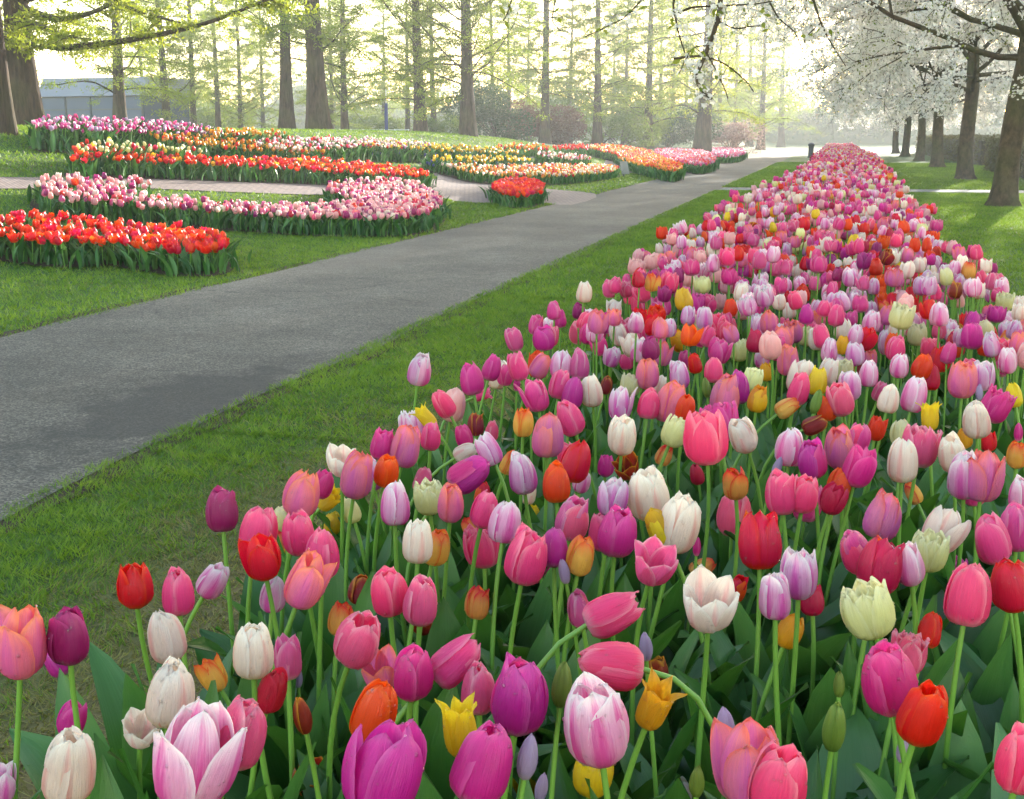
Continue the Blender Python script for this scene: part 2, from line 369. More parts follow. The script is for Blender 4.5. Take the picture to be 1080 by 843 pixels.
def smooth_loop(P, n=5):
    P = np.asarray(P, float); k = len(P); out = []
    for i in range(k):
        a, b, c, d = P[(i - 1) % k], P[i], P[(i + 1) % k], P[(i + 2) % k]
        for s in np.arange(n) / n:
            out.append(0.5 * (2 * b + (c - a) * s + (2 * a - 5 * b + 4 * c - d) * s * s + (3 * b - a - 3 * c + d) * s ** 3))
    return np.array(out)
def inside(poly, X, Y):
    r = np.zeros(len(X), bool); k = len(poly); j = k - 1
    for i in range(k):
        xi, yi = poly[i]; xj, yj = poly[j]
        c = ((yi > Y) != (yj > Y)) & (X < (xj - xi) * (Y - yi) / (yj - yi + 1e-12) + xi)
        r ^= c; j = i
    return r
def drape(name, poly, lift, mat, cell=0.45):
    """a sheet with the outline poly laid on the terrain"""
    bm = bmesh.new()
    vs_ = [bm.verts.new((p[0], p[1], 0)) for p in poly]
    for t3 in tessellate_polygon([[Vector((p[0], p[1], 0)) for p in poly]]):
        try: bm.faces.new([vs_[i] for i in t3])
        except ValueError: pass
    for _ in range(7):
        long = [e for e in bm.edges if e.calc_length() > cell]
        if not long: break
        bmesh.ops.subdivide_edges(bm, edges=long, cuts=1, use_grid_fill=False)
        bmesh.ops.triangulate(bm, faces=[f for f in bm.faces if len(f.verts) > 3])
    bmesh.ops.recalc_face_normals(bm, faces=bm.faces)
    for v in bm.verts: v.co.z = float(terrain(v.co.x, v.co.y)) + lift
    me = bpy.data.meshes.new(name); bm.to_mesh(me); bm.free(); me.materials.append(mat)
    for p in me.polygons: p.use_smooth = True
    return link(name, me)
PX0, PX1 = -4.86, -2.54            # the asphalt path runs along Y between these
rs = np.random.RandomState(3)
ys = np.concatenate([np.arange(-8, 30, 0.35), np.arange(30, 115, 3.0)])
wob = lambda s: 0.015 * np.sin(ys * 1.3 + s) + 0.012 * np.sin(ys * 3.7 + 2 * s) + 0.018 * rs.randn(len(ys)) * (ys < 30)
lx, rx = PX0 + wob(1.0), PX1 + wob(4.0)
cols = np.linspace(0, 1, 7)
g = Geo(); V = np.stack([lx[:, None] + (rx - lx)[:, None] * cols[None], np.repeat(ys[:, None], 7, 1), np.full((len(ys), 7), 0.008)], -1)
g.add(V.reshape(-1, 3), grid_faces(7, len(ys)))
V0 = V
for sx, nm in ((lx, -1), (rx, 1)):
    gv = Geo(); yy_ = np.arange(-6, 34, .12); xc = np.interp(yy_, ys, sx); ww = .05 + .07 * vnoise(yy_, yy_ * 0, 2.1, 31 + nm) + .05 * vnoise(yy_, yy_ * 0, 7.3, 35 + nm)
    gv.add(np.stack([np.stack([xc - nm * .05, yy_, yy_ * 0 + .004], -1), np.stack([xc + nm * ww, yy_, yy_ * 0 + .005], -1)], 1).reshape(-1, 3), grid_faces(2, len(yy_)))
    tag(link('path_verge', gv.mesh('path_verge', [M_SOIL])), kind='structure')
tag(link('asphalt_path', g.mesh('asphalt_path', [M_ASPHALT])), kind='structure')
def px_poly(pts, up=0.0): return [hit(x, y, up)[:2] for x, y in pts]
plaza = px_poly([(398, 163), (450, 166), (470, 178), (510, 187), (560, 197), (628, 205), (604, 216.5), (560, 214), (482, 213), (455, 201), (462, 190), (452, 180), (440, 172)])
tag(drape('paved_plaza', smooth_loop(plaza, 3), 0.010, M_PAVER), kind='structure')
BRICK = px_poly([(-40, 188), (60, 188.5), (170, 190), (340, 196), (470, 189), (474, 206), (345, 207), (160, 200), (-40, 200.5)])
tag(drape('brick_path', BRICK, 0.014, M_PAVER), kind='structure')
SIDE = px_poly([(640, 168), (664, 172), (692, 178), (722, 184), (704, 189.5), (660, 181), (636, 174)])
tag(drape('side_path', SIDE, 0.010, M_PAVER), kind='structure')
g = Geo(); box_geo(g, PX1 + 0.01, 16, 28.7, 30.1, -0.05, 0.012)
tag(link('cross_path', g.mesh('cross_path', [M_SLAB], False)), kind='structure')
BX0, BX1, BY0, BY1 = -0.98, 0.70, 0.55, 92.0
def bed_left(y): return BX0 + 0.30 * sstep((np.asarray(y) - 9) / 11) + 0.05 * np.sin(y * 1.7) + 0.04 * np.sin(y * 4.1)
def bed_right(y): return BX1 + 0.42 * sstep((y - 6) / 30) + 0.05 * np.sin(y * 1.3 + 1) + 0.04 * np.sin(y * 3.3)
ys = np.concatenate([np.arange(-1.5, 28.6, 0.25), [28.6]]); 
for a in (ys, np.concatenate([np.arange(30.2, BY1, 1.0), [BY1]])):
    g = Geo(); V = np.stack([np.stack([bed_left(a) - .03, a, np.full(len(a), .006)], -1), np.stack([(bed_left(a) + bed_right(a)) / 2, a, np.full(len(a), .03)], -1), np.stack([bed_right(a) + .03, a, np.full(len(a), .006)], -1)], 1)
    g.add(V.reshape(-1, 3), grid_faces(3, len(a)))
    tag(link('bed_soil', g.mesh('bed_soil', [M_SOIL])), kind='structure')

# ---------------------------------------------------------------- blossom, leaf and stem shapes
PROF = {  # v : radius, height (both in units of the head's height)
 'egg':  ([0, .10, .26, .46, .66, .84, 1], [.05, .22, .345, .365, .325, .235, .10], [0, .02, .16, .40, .66, .87, 1.0], .43),
 'cup':  ([0, .10, .26, .46, .66, .84, 1], [.05, .21, .34, .385, .36, .285, .18], [0, .02, .15, .38, .63, .85, 1.0], .44),
 'loose': ([0, .10, .26, .46, .66, .84, 1], [.05, .21, .34, .39, .375, .315, .23], [0, .02, .15, .38, .63, .85, 1.0], .40),
 'open': ([0, .10, .26, .46, .66, .84, 1], [.05, .22, .37, .47, .53, .57, .60], [0, .02, .13, .33, .55, .76, .92], .44),
 'lily': ([0, .12, .30, .50, .70, .88, 1], [.05, .19, .29, .31, .31, .37, .50], [0, .03, .20, .46, .72, .92, 1.0], .34),
 'dbl':  ([0, .10, .26, .46, .66, .84, 1], [.05, .22, .36, .42, .42, .38, .33], [0, .02, .15, .37, .61, .83, .97], .34),
 'bud':  ([0, .10, .26, .46, .66, .84, 1], [.05, .11, .175, .200, .17, .11, .025], [0, .04, .20, .44, .68, .88, 1.0], .27),
}
OUTL_V = [0, .12, .32, .52, .72, .86, .94, .98, 1.0]
OUTL = {'egg': [.25, .60, .95, 1, .88, .60, .35, .18, .02], 'lily': [.25, .6, 1, .98, .72, .42, .22, .1, .01]}
def pchip(x, xp, fp):
    """smooth-ish interpolation"""
    xp = np.asarray(xp, float); fp = np.asarray(fp, float)
    m = np.gradient(fp, xp); i = np.clip(np.searchsorted(xp, x) - 1, 0, len(xp) - 2)
    h = xp[i + 1] - xp[i]; t = (x - xp[i]) / h
    return (1 + 2 * t) * (1 - t) ** 2 * fp[i] + t * (1 - t) ** 2 * h * m[i] + t * t * (3 - 2 * t) * fp[i + 1] + t * t * (t - 1) * h * m[i + 1]
def blossom(shape, seed, nu=9, nv=11):
    """a tulip head of height 1 standing on the origin: vertices, quads, shape attribute"""
    r_ = np.random.RandomState(seed); vx, pr, pz, wm = PROF[shape]
    t = np.linspace(0, 1, nv); v = 1 - (1 - t) ** 1.35; u = np.linspace(-1, 1, nu)
    layers = [(0, 1.0, 3), (1, .87, 3)]
    if shape == 'dbl': layers = [(0, 1.08, 4), (1, .95, 4), (2, .72, 4), (3, .45, 3)]
    Vs, As, Fs, n = [], [], [], 0
    rid = r_.rand()
    for li, ls, cnt in layers:
        for k in range(cnt):
            th = 2 * np.pi * (k + (0.5 if li % 2 else 0)) / cnt + r_.uniform(-.14, .14) + li * .2 * (shape == 'dbl')
            op = r_.uniform(-.07, .12) * (1 if shape != 'bud' else .15)
            if shape == 'loose': op = r_.choice([-.10, -.02, .06, .16, .30], p=[.2, .25, .25, .2, .1]) if li == 0 else r_.uniform(-.12, .08)
            tipo = r_.uniform(-.09, .10) * (1 if shape != 'bud' else .1) * (1.7 if shape == 'loose' else 1)
            rad = pchip(v, vx, pr) * ls + op * v ** 2 + tipo * v ** 6
            rad = np.maximum(rad, .015)
            z = pchip(v, vx, pz) * (1.0 + (.03 if li == 1 else 0) + r_.uniform(-.09, .03))
            ol = np.interp(v, OUTL_V, OUTL['lily' if shape == 'lily' else 'egg'])
            w = wm * ol * r_.uniform(.92, 1.06)
            half = np.minimum(w / np.maximum(rad, .10), 1.22)
            uu = u[None, :]; vv = v[:, None]
            ang = th + uu * half[:, None] + .10 * r_.uniform(-1, 1) * vv
            ph = r_.uniform(0, 6.28, 4)
            rr = rad[:, None] * (1 - .07 * uu ** 2 * (1 if li == 0 else .3)) + .018 * np.abs(uu) ** 3 * vv * r_.uniform(-.5, 1.8)
            rr = rr + .026 * uu * np.sin(np.pi * vv) ** .7 * (1 if li == 0 else -1)           # one margin lies over the next petal
            rr = rr + (.030 * np.exp(-(uu / .30) ** 2) - .018 * np.exp(-(uu / .10) ** 2)) * np.sin(np.pi * vv ** .8) * r_.uniform(.5, 1.4)
            rr = rr + .012 * np.sin(4 * uu + ph[0] + 3 * vv) * vv + .010 * np.sin(9 * uu + ph[1]) * vv ** 3
            rag = .045 if shape == 'dbl' else .016
            zz_ = z[:, None] - .035 * uu ** 2 * vv + rag * np.sin(6 * uu + ph[2]) * vv ** 4 + rag * .6 * r_.uniform(-1, 1, nu)[None] * vv ** 8
            if shape == 'dbl': rr = rr + .04 * np.sin(7 * uu + ph[3]) * vv ** 3
            X = rr * np.cos(ang); Y = rr * np.sin(ang); Z = zz_ + 0 * uu
            Vs.append(np.stack([X, Y, Z], -1).reshape(-1, 3))
            As.append(np.stack([vv + 0 * uu, uu + 0 * vv, np.full_like(X, (rid + .13 * r_.rand()) % 1)], -1).reshape(-1, 3))
            Fs.append(grid_faces(nu, nv) + n); n += nu * nv
    return np.concatenate(Vs), np.concatenate(Fs), np.concatenate(As)
def unit_(a): return a / (np.linalg.norm(a) + 1e-12)
def leaf(seed, nu=5, nv=10):
    """a leaf of length about 1 rooted at the origin, arching towards +X"""
    r_ = np.random.RandomState(seed)
    t = np.linspace(0, 1, nv); u = np.linspace(-1, 1, nu)
    a0, a1 = r_.uniform(.02, .20), r_.uniform(.18, 1.05)
    if r_.rand() < .28: a1 += r_.uniform(.4, 1.0)
    ang = a0 + (a1 - a0) * t ** r_.uniform(1.3, 2.4)
    dx = np.sin(ang); dz = np.cos(ang); s = 1.0 / (nv - 1)
    x = np.concatenate([[0], np.cumsum((dx[1:] + dx[:-1]) / 2 * s)]); z = np.concatenate([[0], np.cumsum((dz[1:] + dz[:-1]) / 2 * s)])
    w = r_.uniform(.070, .115) * np.interp(t, [0, .15, .4, .65, .85, .95, 1], [.5, .75, 1, .88, .5, .22, .01])
    fold = r_.uniform(.35, .9) * (1 - .6 * t); tw = r_.uniform(-.9, .9) * t ** 1.5
    nx, nz = -np.cos(ang), np.sin(ang)
    uu = u[None]; ct, st = np.cos(tw)[:, None], np.sin(tw)[:, None]
    y_ = uu * w[:, None]; n_ = (fold * w)[:, None] * uu ** 2 + .010 * np.sin(11 * t + r_.rand() * 6)[:, None] * uu * np.abs(uu)
    Y = y_ * ct - n_ * st; N = y_ * st + n_ * ct
    X = x[:, None] + N * nx[:, None]; Z = z[:, None] + N * nz[:, None]
    A = np.stack([t[:, None] + 0 * uu, uu + 0 * t[:, None], np.full((nv, nu), r_.rand())], -1)
    return np.stack([X, Y, Z], -1).reshape(-1, 3), grid_faces(nu, nv), A.reshape(-1, 3)
def frame_of(axis):
    a = np.asarray(axis, float); a = a / np.linalg.norm(a)
    r = np.cross([0, 1, 0] if abs(a[1]) < .9 else [1, 0, 0], a); r /= np.linalg.norm(r)
    return np.stack([r, np.cross(a, r), a], 1)
def bezier(p0, p1, p2, p3, n):
    t = np.linspace(0, 1, n)[:, None]
    return (1 - t) ** 3 * p0 + 3 * t * (1 - t) ** 2 * p1 + 3 * t * t * (1 - t) * p2 + t ** 3 * p3
def stem_line(base, hb, axis, n=9):
    L = np.linalg.norm(hb - base)
    return bezier(base, base + np.array([0, 0, .5 * L]), hb - axis * min(.16, .3 * L), hb, n)

def instance_mass(blossoms, leaves_, stems, name, mats_b, parent=None, kind='stuff'):
    pass

class Crowd:
    """many simple tulips gathered into one blossom mesh and one foliage mesh"""
    LOD = {}
    def __init__(s, seed): s.b = Geo(); s.f = Geo(); s.r = np.random.RandomState(seed)
    @classmethod
    def lib(c, kind, shape, k, dims):
        key = (kind, shape, k, dims)
        if key not in c.LOD:
            c.LOD[key] = blossom(shape, 500 + k, *dims) if kind == 'b' else leaf(900 + k, *dims)
        return c.LOD[key]
    def heads(s, P, axis, size, var, shape, dims, nvar=6):
        """P base of each head"""
        r = s.r; P = np.asarray(P); vi = r.randint(0, nvar, len(P)); 
        for sh in set(shape):
            for k in range(nvar):
                m = np.array([a == sh for a in shape]) & (vi == k)
                if not m.any(): continue
                V, F, A = s.lib('b', sh, k, dims); q = P[m]; ax = axis[m]; sz = size[m]; nn = len(q)
                ax = ax / np.linalg.norm(ax, axis=1)[:, None]
                ref = np.stack([np.cos(sp_ := r.rand(nn) * 6.28), np.sin(sp_), np.zeros(nn)], 1)
                X = ref - ax * (ref * ax).sum(1)[:, None]; X /= np.linalg.norm(X, axis=1)[:, None]; Y = np.cross(ax, X)
                sx = (sz * r.uniform(.9, 1.1, nn))[:, None, None]
                W = q[:, None] + sx * (V[None, :, 0, None] * X[:, None] + V[None, :, 1, None] * Y[:, None]) + sz[:, None, None] * V[None, :, 2, None] * ax[:, None]
                AA = np.repeat(A[None], nn, 0).copy(); AA[..., 2] = (r.rand(nn)[:, None] + .15 * A[None, :, 2]) % 1
                FF = F[None] + (np.arange(nn) * len(V))[:, None, None]
                mi = np.repeat(np.array([VI[a] for a, t in zip(var, m) if t]), len(F))
                s.b.add(W.reshape(-1, 3), FF.reshape(-1, 4), AA.reshape(-1, 3), mi)
    def blades(s, P, length, dims, spread=1.0, nvar=10, wide=1.0):
        r = s.r; P = np.asarray(P); vi = r.randint(0, nvar, len(P))
        for k in range(nvar):
            m = vi == k
            if not m.any(): continue
            V, F, A = s.lib('l', '', k, dims); q = P[m]; nn = len(q); L = length[m][:, None]
            th = r.rand(nn) * 6.28; c, sn = np.cos(th)[:, None], np.sin(th)[:, None]
            x, y, z = V[None, :, 0] * spread, V[None, :, 1] * wide, V[None, :, 2]
            W = np.stack([L * (x * c - y * sn), L * (x * sn + y * c), L * z], -1) + q[:, None]
            AA = np.repeat(A[None], nn, 0).copy(); AA[..., 2] = r.rand(nn)[:, None]
            FF = F[None] + (np.arange(nn) * len(V))[:, None, None]
            s.f.add(W.reshape(-1, 3), FF.reshape(-1, 4), AA.reshape(-1, 3), 0)
    def sticks(s, P0, P1, rad=.0032):
        """straight three-sided stems"""
        nn = len(P0); a = np.array([0, 2.094, 4.189]); o = np.stack([np.cos(a), np.sin(a), 0 * a], 1) * rad
        W = np.concatenate([P0[:, None] + o[None], P1[:, None] + o[None]], 1)
        F = np.array([(0, 1, 4, 3), (1, 2, 5, 4), (2, 0, 3, 5)])
        FF = F[None] + (np.arange(nn) * 6)[:, None, None]
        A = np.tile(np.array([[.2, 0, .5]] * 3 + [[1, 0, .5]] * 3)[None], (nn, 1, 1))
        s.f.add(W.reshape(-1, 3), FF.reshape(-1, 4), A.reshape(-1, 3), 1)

# ---------------------------------------------------------------- the long tulip bed: tulips one by one
# picture column, row, height of the head, colour, form, lean (degrees to the right)
TULIPS = '''
22 677 76 sal egg 5|72 670 62 mar egg 0|142 617 48 red egg -3|187 624 50 pnk egg 8|225 612 40 lil cup 25|174 670 58 cre egg 3
224 712 36 flm cup -15|60 698 30 mag cup -20|76 757 38 mag cup 20|73 806 84 cre egg 0|180 731 70 cre egg 8|149 769 40 cre open 10
206 797 106 lil cup 0|255 773 74 ptw egg 15|267 686 58 cre egg 3|110 838 22 lav bud 0|0 827 42 lil egg 0|288 627 38 lil egg 5
323 612 60 sal cup 15|303 695 44 ptw egg 0|314 714 22 lav bud 5|286 728 48 crm egg 0|360 653 36 flm egg 10|378 675 60 ptw cup 10
380 622 30 brn cup 0|410 625 50 pnk cup 12|444 634 52 ptw cup 3|504 636 34 flm egg 5|446 655 28 brn open 10|436 709 60 mag egg -3
482 697 62 pnk egg 52|401 707 46 sal open 0|504 726 54 ptw egg 3|486 768 62 yel lily 0|395 752 68 red egg 12|405 812 96 mag cup 10
510 803 86 mag egg 10|549 734 80 mag cup 0|319 755 44 brn bud 0|328 822 36 brn open 20|320 838 32 ycr egg 0|468 841 24 yel cup 0
611 643 38 ptw egg 0|646 646 62 pnk egg 66|644 701 68 pnk egg -80|593 722 50 grn bud 5|628 762 90 lil cup 6|681 682 34 lav bud 0
690 744 54 gld lily 10|693 708 32 brn cup 0|748 637 60 cre open 0|777 621 28 red cup 0|557 798 52 lav bud 3|571 831 30 lav bud 0
625 817 44 yel dbl 5|550 839 24 yel open 0|765 766 42 lav bud -5|735 824 38 grn bud 5|718 840 32 cre egg 0|788 805 88 sal cup -8
822 825 78 pnk cup 8|843 605 54 lil egg 3|818 628 50 lil egg -6|856 632 34 crm egg 0|833 665 38 gld cup 0|915 644 58 ycr dbl -10
929 597 58 crm egg 0|958 594 48 lil egg 0|1021 628 64 pnk egg 5|1066 616 58 red cup -5|1077 642 18 yel lily 0|981 664 38 red egg 5
957 690 44 ptw dbl 10|938 716 76 mag cup -12|974 752 70 red cup 14|880 767 58 grn bud 0|885 722 28 grn bud 0|952 791 30 lav bud -5
961 838 32 pnk cup 0|1077 802 72 pnk egg 0|234 538 46 mar cup -5|273 560 50 pnk cup 0|276 588 48 red egg 5|319 521 50 sal cup 6
340 511 30 mag cup 5|299 547 26 ycr cup 0|298 571 24 flm egg 0|347 527 28 yel lily 45|360 486 34 cre open 0|377 500 52 sal egg 3
370 538 28 ycr egg 0|350 552 22 yel egg 0|315 563 46 pnk cup -5|340 584 54 pnk egg 5|404 469 34 mag cup 5|429 470 46 sal egg 3
408 497 34 red cup 0|417 531 46 lil egg 0|446 506 28 ptw egg 10|455 460 30 pnk egg -3|449 441 28 yel lily -35|468 426 30 pnk egg -22
452 525 36 ycr dbl 0|476 530 42 sal egg 0|441 571 46 cre egg 5|460 577 38 flm egg 5|497 400 34 mag cup 3|519 388 28 mag cup 10
533 396 22 pnk egg 0|545 405 16 mag bud 0|509 417 20 pnk lily 75|502 448 24 brn egg 5|489 460 26 mag egg -22|519 455 22 ptw egg -5
491 477 26 cre egg 60|515 474 36 lil egg -15|495 499 46 mag egg 52|537 488 26 flm egg 25|551 499 44 lil egg -3|552 446 30 flm cup 0
566 417 34 pnk egg -5|571 386 28 sal egg 25|577 459 46 sal egg -12|600 441 38 pnk egg -28|591 405 32 pnk egg 0|604 414 34 mag egg 10
624 412 34 cre egg 0|653 426 34 lil egg 5|657 459 42 cre cup -3|607 486 46 red egg 12|586 509 42 red egg 3|614 507 26 lil egg 5
639 491 24 mag egg 0|661 493 26 brn open 0|512 537 40 pnk egg 12|509 520 24 red egg 15|533 551 44 lil egg 6|497 558 26 flm egg -15
562 546 22 yel cup 0|604 547 46 ptw cup 5|613 586 42 flm egg -8|556 586 62 pnk egg 12|584 577 42 mag egg 5|646 525 40 lil egg 3
651 561 52 mag cup 0|584 606 24 ptw egg 5|595 603 28 lav bud 0|640 406 20 brn egg 5|665 406 24 ycr dbl 10|683 394 32 sal egg 5
696 406 22 cre egg 5|716 395 30 lil egg 0|733 383 22 red egg 0|753 391 26 pnk egg 0|765 416 42 sal egg 5|779 409 34 mag egg 5
794 401 26 ycr dbl 0|799 421 28 gld cup 0|808 392 20 gld cup 0|845 397 38 cre egg 0|862 402 30 yel egg 3|843 410 34 pnk egg 0
830 430 26 flm egg 55|745 409 22 grn bud 0|861 424 26 grn bud 0|859 449 26 brn egg 68|684 426 32 pnk egg 3|707 424 44 sal egg 5
723 431 30 red egg 5|712 456 32 ycr dbl 20|701 480 24 flm cup 20|783 459 38 cre egg 0|744 461 58 pnk cup -3|759 446 42 mag dbl 5
833 472 40 lil egg -3|856 485 40 mag cup 0|820 492 22 lav bud 20|775 510 34 flm cup 3|824 520 46 pnk cup -5|848 521 40 pnk cup 8
684 521 56 cre cup 3|716 553 60 cre cup 5|694 555 40 yel egg -18|735 577 20 mag bud 5|690 595 46 ptw open 10|741 598 26 flm egg 58
801 570 60 red cup -3|874 392 30 cre egg 0|890 391 24 ycr dbl 0|897 406 32 lil egg 3|905 388 20 brn egg 0|916 394 28 lil egg 0
886 421 36 ptw cup 0|873 431 26 red egg 0|929 413 22 ptw egg 10|938 421 30 cre egg 12|964 416 38 lil egg 3|949 386 26 lil cup 5
973 386 28 red egg 0|1015 401 38 sal cup 0|1063 380 28 lil egg 0|1033 414 18 lav bud 0|1050 428 36 mag dbl 10|1069 417 26 yel egg 0
1030 442 40 cre egg 5|981 439 30 yel lily 0|924 452 26 crm egg 0|950 456 28 ycr cup 0|970 471 44 ptw dbl 5|952 486 46 cre egg 0
885 473 44 sal cup -10|905 463 32 pnk cup 10|905 492 44 mag egg 14|886 511 32 red cup 0|879 527 32 crm egg 5|1003 478 40 cre cup -5
1016 500 52 lil egg -5|1037 502 54 sal egg 10|1042 465 22 red egg 0|1017 462 22 gld cup 0|1074 456 20 mag bud 0|1073 480 28 flm cup 0
1077 520 38 lil egg 0|963 520 24 flm egg -20|932 545 50 sal cup 10|902 582 48 pnk egg -25|980 582 42 ycr dbl 10|994 560 48 cre egg 4
1045 568 54 pnk egg -5|1072 557 48 pnk egg 8|558 520 24 cre egg 8|470 640 24 pnk egg 10|735 500 22 crm egg 4|1008 600 24 mag egg 5
'''
rng = np.random.RandomState(11)
HH = 0.58                        # how far the heads' layer lies below the lens
spec = []
for tok in TULIPS.replace('\n', '|').split('|'):
    f = tok.split()
    if len(f) != 6: continue
    x, y, h, va, sh, ti = float(f[0]), float(f[1]), float(f[2]), f[3], f[4], float(f[5])
    r = ray(x, y); t = -HH / r[2]
    s = h * t / FPX
    lo, hi = {'bud': (.040, .062), 'open': (.055, .085), 'dbl': (.06, .095)}.get(sh, (.058, .098))
    if s < lo: t *= lo / s * .5 + .5
    if s > hi: t *= hi / s
    P = r * t + np.array([0, 0, H])
    if P[2] < .30: t = (H - .30) / -r[2]; P = r * t + np.array([0, 0, H])
    if P[2] > .80: t = (H - .80) / -r[2]; P = r * t + np.array([0, 0, H])
    s = float(np.clip(h * t / FPX, lo * .85, hi * 1.05))
    if sh in ('egg', 'cup') and abs(ti) < 40 and rng.rand() < .30: sh = 'loose'
    spec.append(dict(c=P, s=s, var=va, shape=sh, tilt=ti, px=x, py=y, h=h))
# the rest of the first 300 fill the gaps: heads of the lower layer in the free places
mixv = ['mag'] * 16 + ['pnk'] * 30 + ['blh'] * 8 + ['sal'] * 8 + ['lil'] * 19 + ['cre'] * 9 + ['red'] * 8 + ['crm'] * 4 + ['yel'] * 2 + ['ycr'] * 3 + ['mar'] * 3 + ['flm'] * 2 + ['ptw'] * 9 + ['gld'] * 1 + ['brn'] * 1
def shape_for(v, r):
    if v in ('yel',): return ['lily', 'cup', 'egg'][r.randint(3)]
    if v == 'ycr': return ['dbl', 'cup'][r.randint(2)]
    return ['egg', 'egg', 'cup', 'loose', 'loose', 'egg', 'loose', 'dbl'][r.randint(8)]
HEADS_XY = [(p['c'][0], p['c'][1]) for p in spec]
tries = 0
while len(spec) < 300 and tries < 60000:
    tries += 1
    y = rng.uniform(1.9, 4.7); x = rng.uniform(bed_left(y) + .06, bed_right(y) - .05)
    xy = np.array(HEADS_XY); dd = np.hypot(xy[:, 0] - x, xy[:, 1] - y)
    if dd.min() < (.085 if tries < 20000 else .07): continue
    z = rng.uniform(.52, .66) if y > 2.6 else rng.uniform(.44, .56)
    va = mixv[rng.randint(len(mixv))]; s = rng.uniform(.062, .085)
    px, py, d = project((x, y, z)); h = s * FPX / d
    if not (5 < px < 1075 and 340 < py < 835): continue
    if any(abs(q['px'] - px) < .5 * (q['h'] * .7 + h * .7) and abs(q['py'] - py) < .55 * (q['h'] + h) for q in spec if q['py'] > py - 4 or True) and rng.rand() < .93: continue
    spec.append(dict(c=np.array([x, y, z]), s=s, var=va, shape=shape_for(va, rng), tilt=rng.normal(0, 7), px=px, py=py, h=h)); HEADS_XY.append((x, y))
print('individual tulips', len(spec), 'tries', tries)

NB = {'loose': 10, 'egg': 12, 'cup': 8, 'open': 3, 'lily': 3, 'dbl': 4, 'bud': 2}
BLOSSOM = {}
for sh, n in NB.items():
    for k in range(n):
        g = Geo(); V, F, A = blossom(sh, 100 + 17 * k + len(sh) * 3, 11, 13); g.add(V, F, A)
        BLOSSOM[sh, k] = g.mesh('blossom_' + sh, [M_LEAF])
DEW = {}
for sh, n in NB.items():
    for k in range(n):
        V, F, A = blossom(sh, 100 + 17 * k + len(sh) * 3, 11, 13); r = np.random.RandomState(k + 5); g = Geo()
        V = V[:143 * (4 if sh == 'dbl' else 3)]; F = F[:120 * (4 if sh == 'dbl' else 3)]
        for f in F[r.choice(len(F), 60)]:
            w = r.dirichlet([1, 1, 1, 1]); p = (V[f] * w[:, None]).sum(0); nn = np.cross(V[f[1]] - V[f[0]], V[f[3]] - V[f[0]]); nn = unit_(nn); nn = nn * np.sign(nn @ (p * [1, 1, 0]) + 1e-9)
            rad = r.choice([.008, .011, .015, .020], p=[.35, .3, .2, .15]) * 1.5; B = frame_of(nn); rings = []
            for ph_ in (0, .5, 1.0): rings.append([B @ np.array([rad * math.cos(ph_) * math.cos(a), rad * math.cos(ph_) * math.sin(a), rad * .75 * math.sin(ph_)]) + p for a in np.arange(6) * 1.0472])
            top = B @ np.array([0, 0, rad * .75]) + p; VV = np.vstack([np.array(rings).reshape(-1, 3), top])
            FF = [(i * 6 + a, i * 6 + (a + 1) % 6, (i + 1) * 6 + (a + 1) % 6, (i + 1) * 6 + a) for i in range(2) for a in range(6)]
            b0 = len(VV); g.add(VV, FF); g.add(VV[12:], [(a, (a + 1) % 6, 6) for a in range(6)])
        DEW[sh, k] = g.mesh('dew_drops', [M_DEW])
LEAFM = []
for k in range(12):
    g = Geo(); V, F, A = leaf(40 + k, 5, 11); g.add(V, F, A); LEAFM.append(g.mesh('tulip_leaf', [M_LEAF]))
tul_objs = []
for i, q in enumerate(spec):
    ti = R(q['tilt'] + rng.normal(0, 8) * (abs(q['tilt']) < 40)); back = rng.normal(0, .10) if abs(q['tilt']) < 40 else rng.normal(.05, .1)
    if q['shape'] == 'open': back = -.35
    ax = np.array([0, 0, 1.0]) * math.cos(ti) + CR * math.sin(ti) + FH * back
    ax /= np.linalg.norm(ax)
    hb = q['c'] - ax * q['s'] * .5
    lean = CR * rng.normal(0, .025) + FH * rng.normal(0, .03)
    base = np.array([hb[0], hb[1], .01]) - np.array([ax[0], ax[1], 0]) * (.10 if abs(q['tilt']) < 40 else .12) + lean
    base[2] = .015
    e = empty('tulip', Vector(base)); q['obj'] = e
    kb = rng.randint(NB[q['shape']]); b = link('blossom', BLOSSOM[q['shape'], kb], e)
    b.material_slots[0].link = 'OBJECT'; b.material_slots[0].material = PM[q['var']]
    M3 = Matrix(frame_of(ax).tolist()) @ Matrix.Rotation(rng.rand() * 6.28, 3, 'Z')
    wx = {'bud': 1.0}.get(q['shape'], rng.uniform(.86, 1.0))
    b.matrix_local = Matrix.Translation(Vector(hb - base)) @ M3.to_4x4() @ Matrix.Diagonal((q['s'] * wx, q['s'] * wx, q['s'], 1))
    if q['py'] > 500 and q['shape'] != 'bud':
        dw = link('dew_drops', DEW[q['shape'], kb], b); dw['kind'] = 'stuff'
    g = Geo(); L = stem_line(np.zeros(3), hb - base + ax * q['s'] * .02, ax, 12)
    tube(g, L, np.linspace(.0046, .0034, 12) * (.8 if q['shape'] == 'bud' else 1), 7, cap=False)
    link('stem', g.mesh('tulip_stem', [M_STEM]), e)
    a0 = rng.rand() * 6.28
    for k in range(3 if q['py'] > 430 else 2):
        lf = link('leaf', LEAFM[rng.randint(12)], e)
        ln = rng.uniform(.62, .95) * min(.52, max(hb[2], .34)) * (1.0 if k else 1.05)
        lf.location = (.012 * math.cos(a0), .012 * math.sin(a0), 0.0)
        lf.rotation_euler = (0, 0, a0); lf.scale = (ln, ln * rng.uniform(.85, 1.25), ln)
        a0 += 2.1 + rng.uniform(-.5, .5)

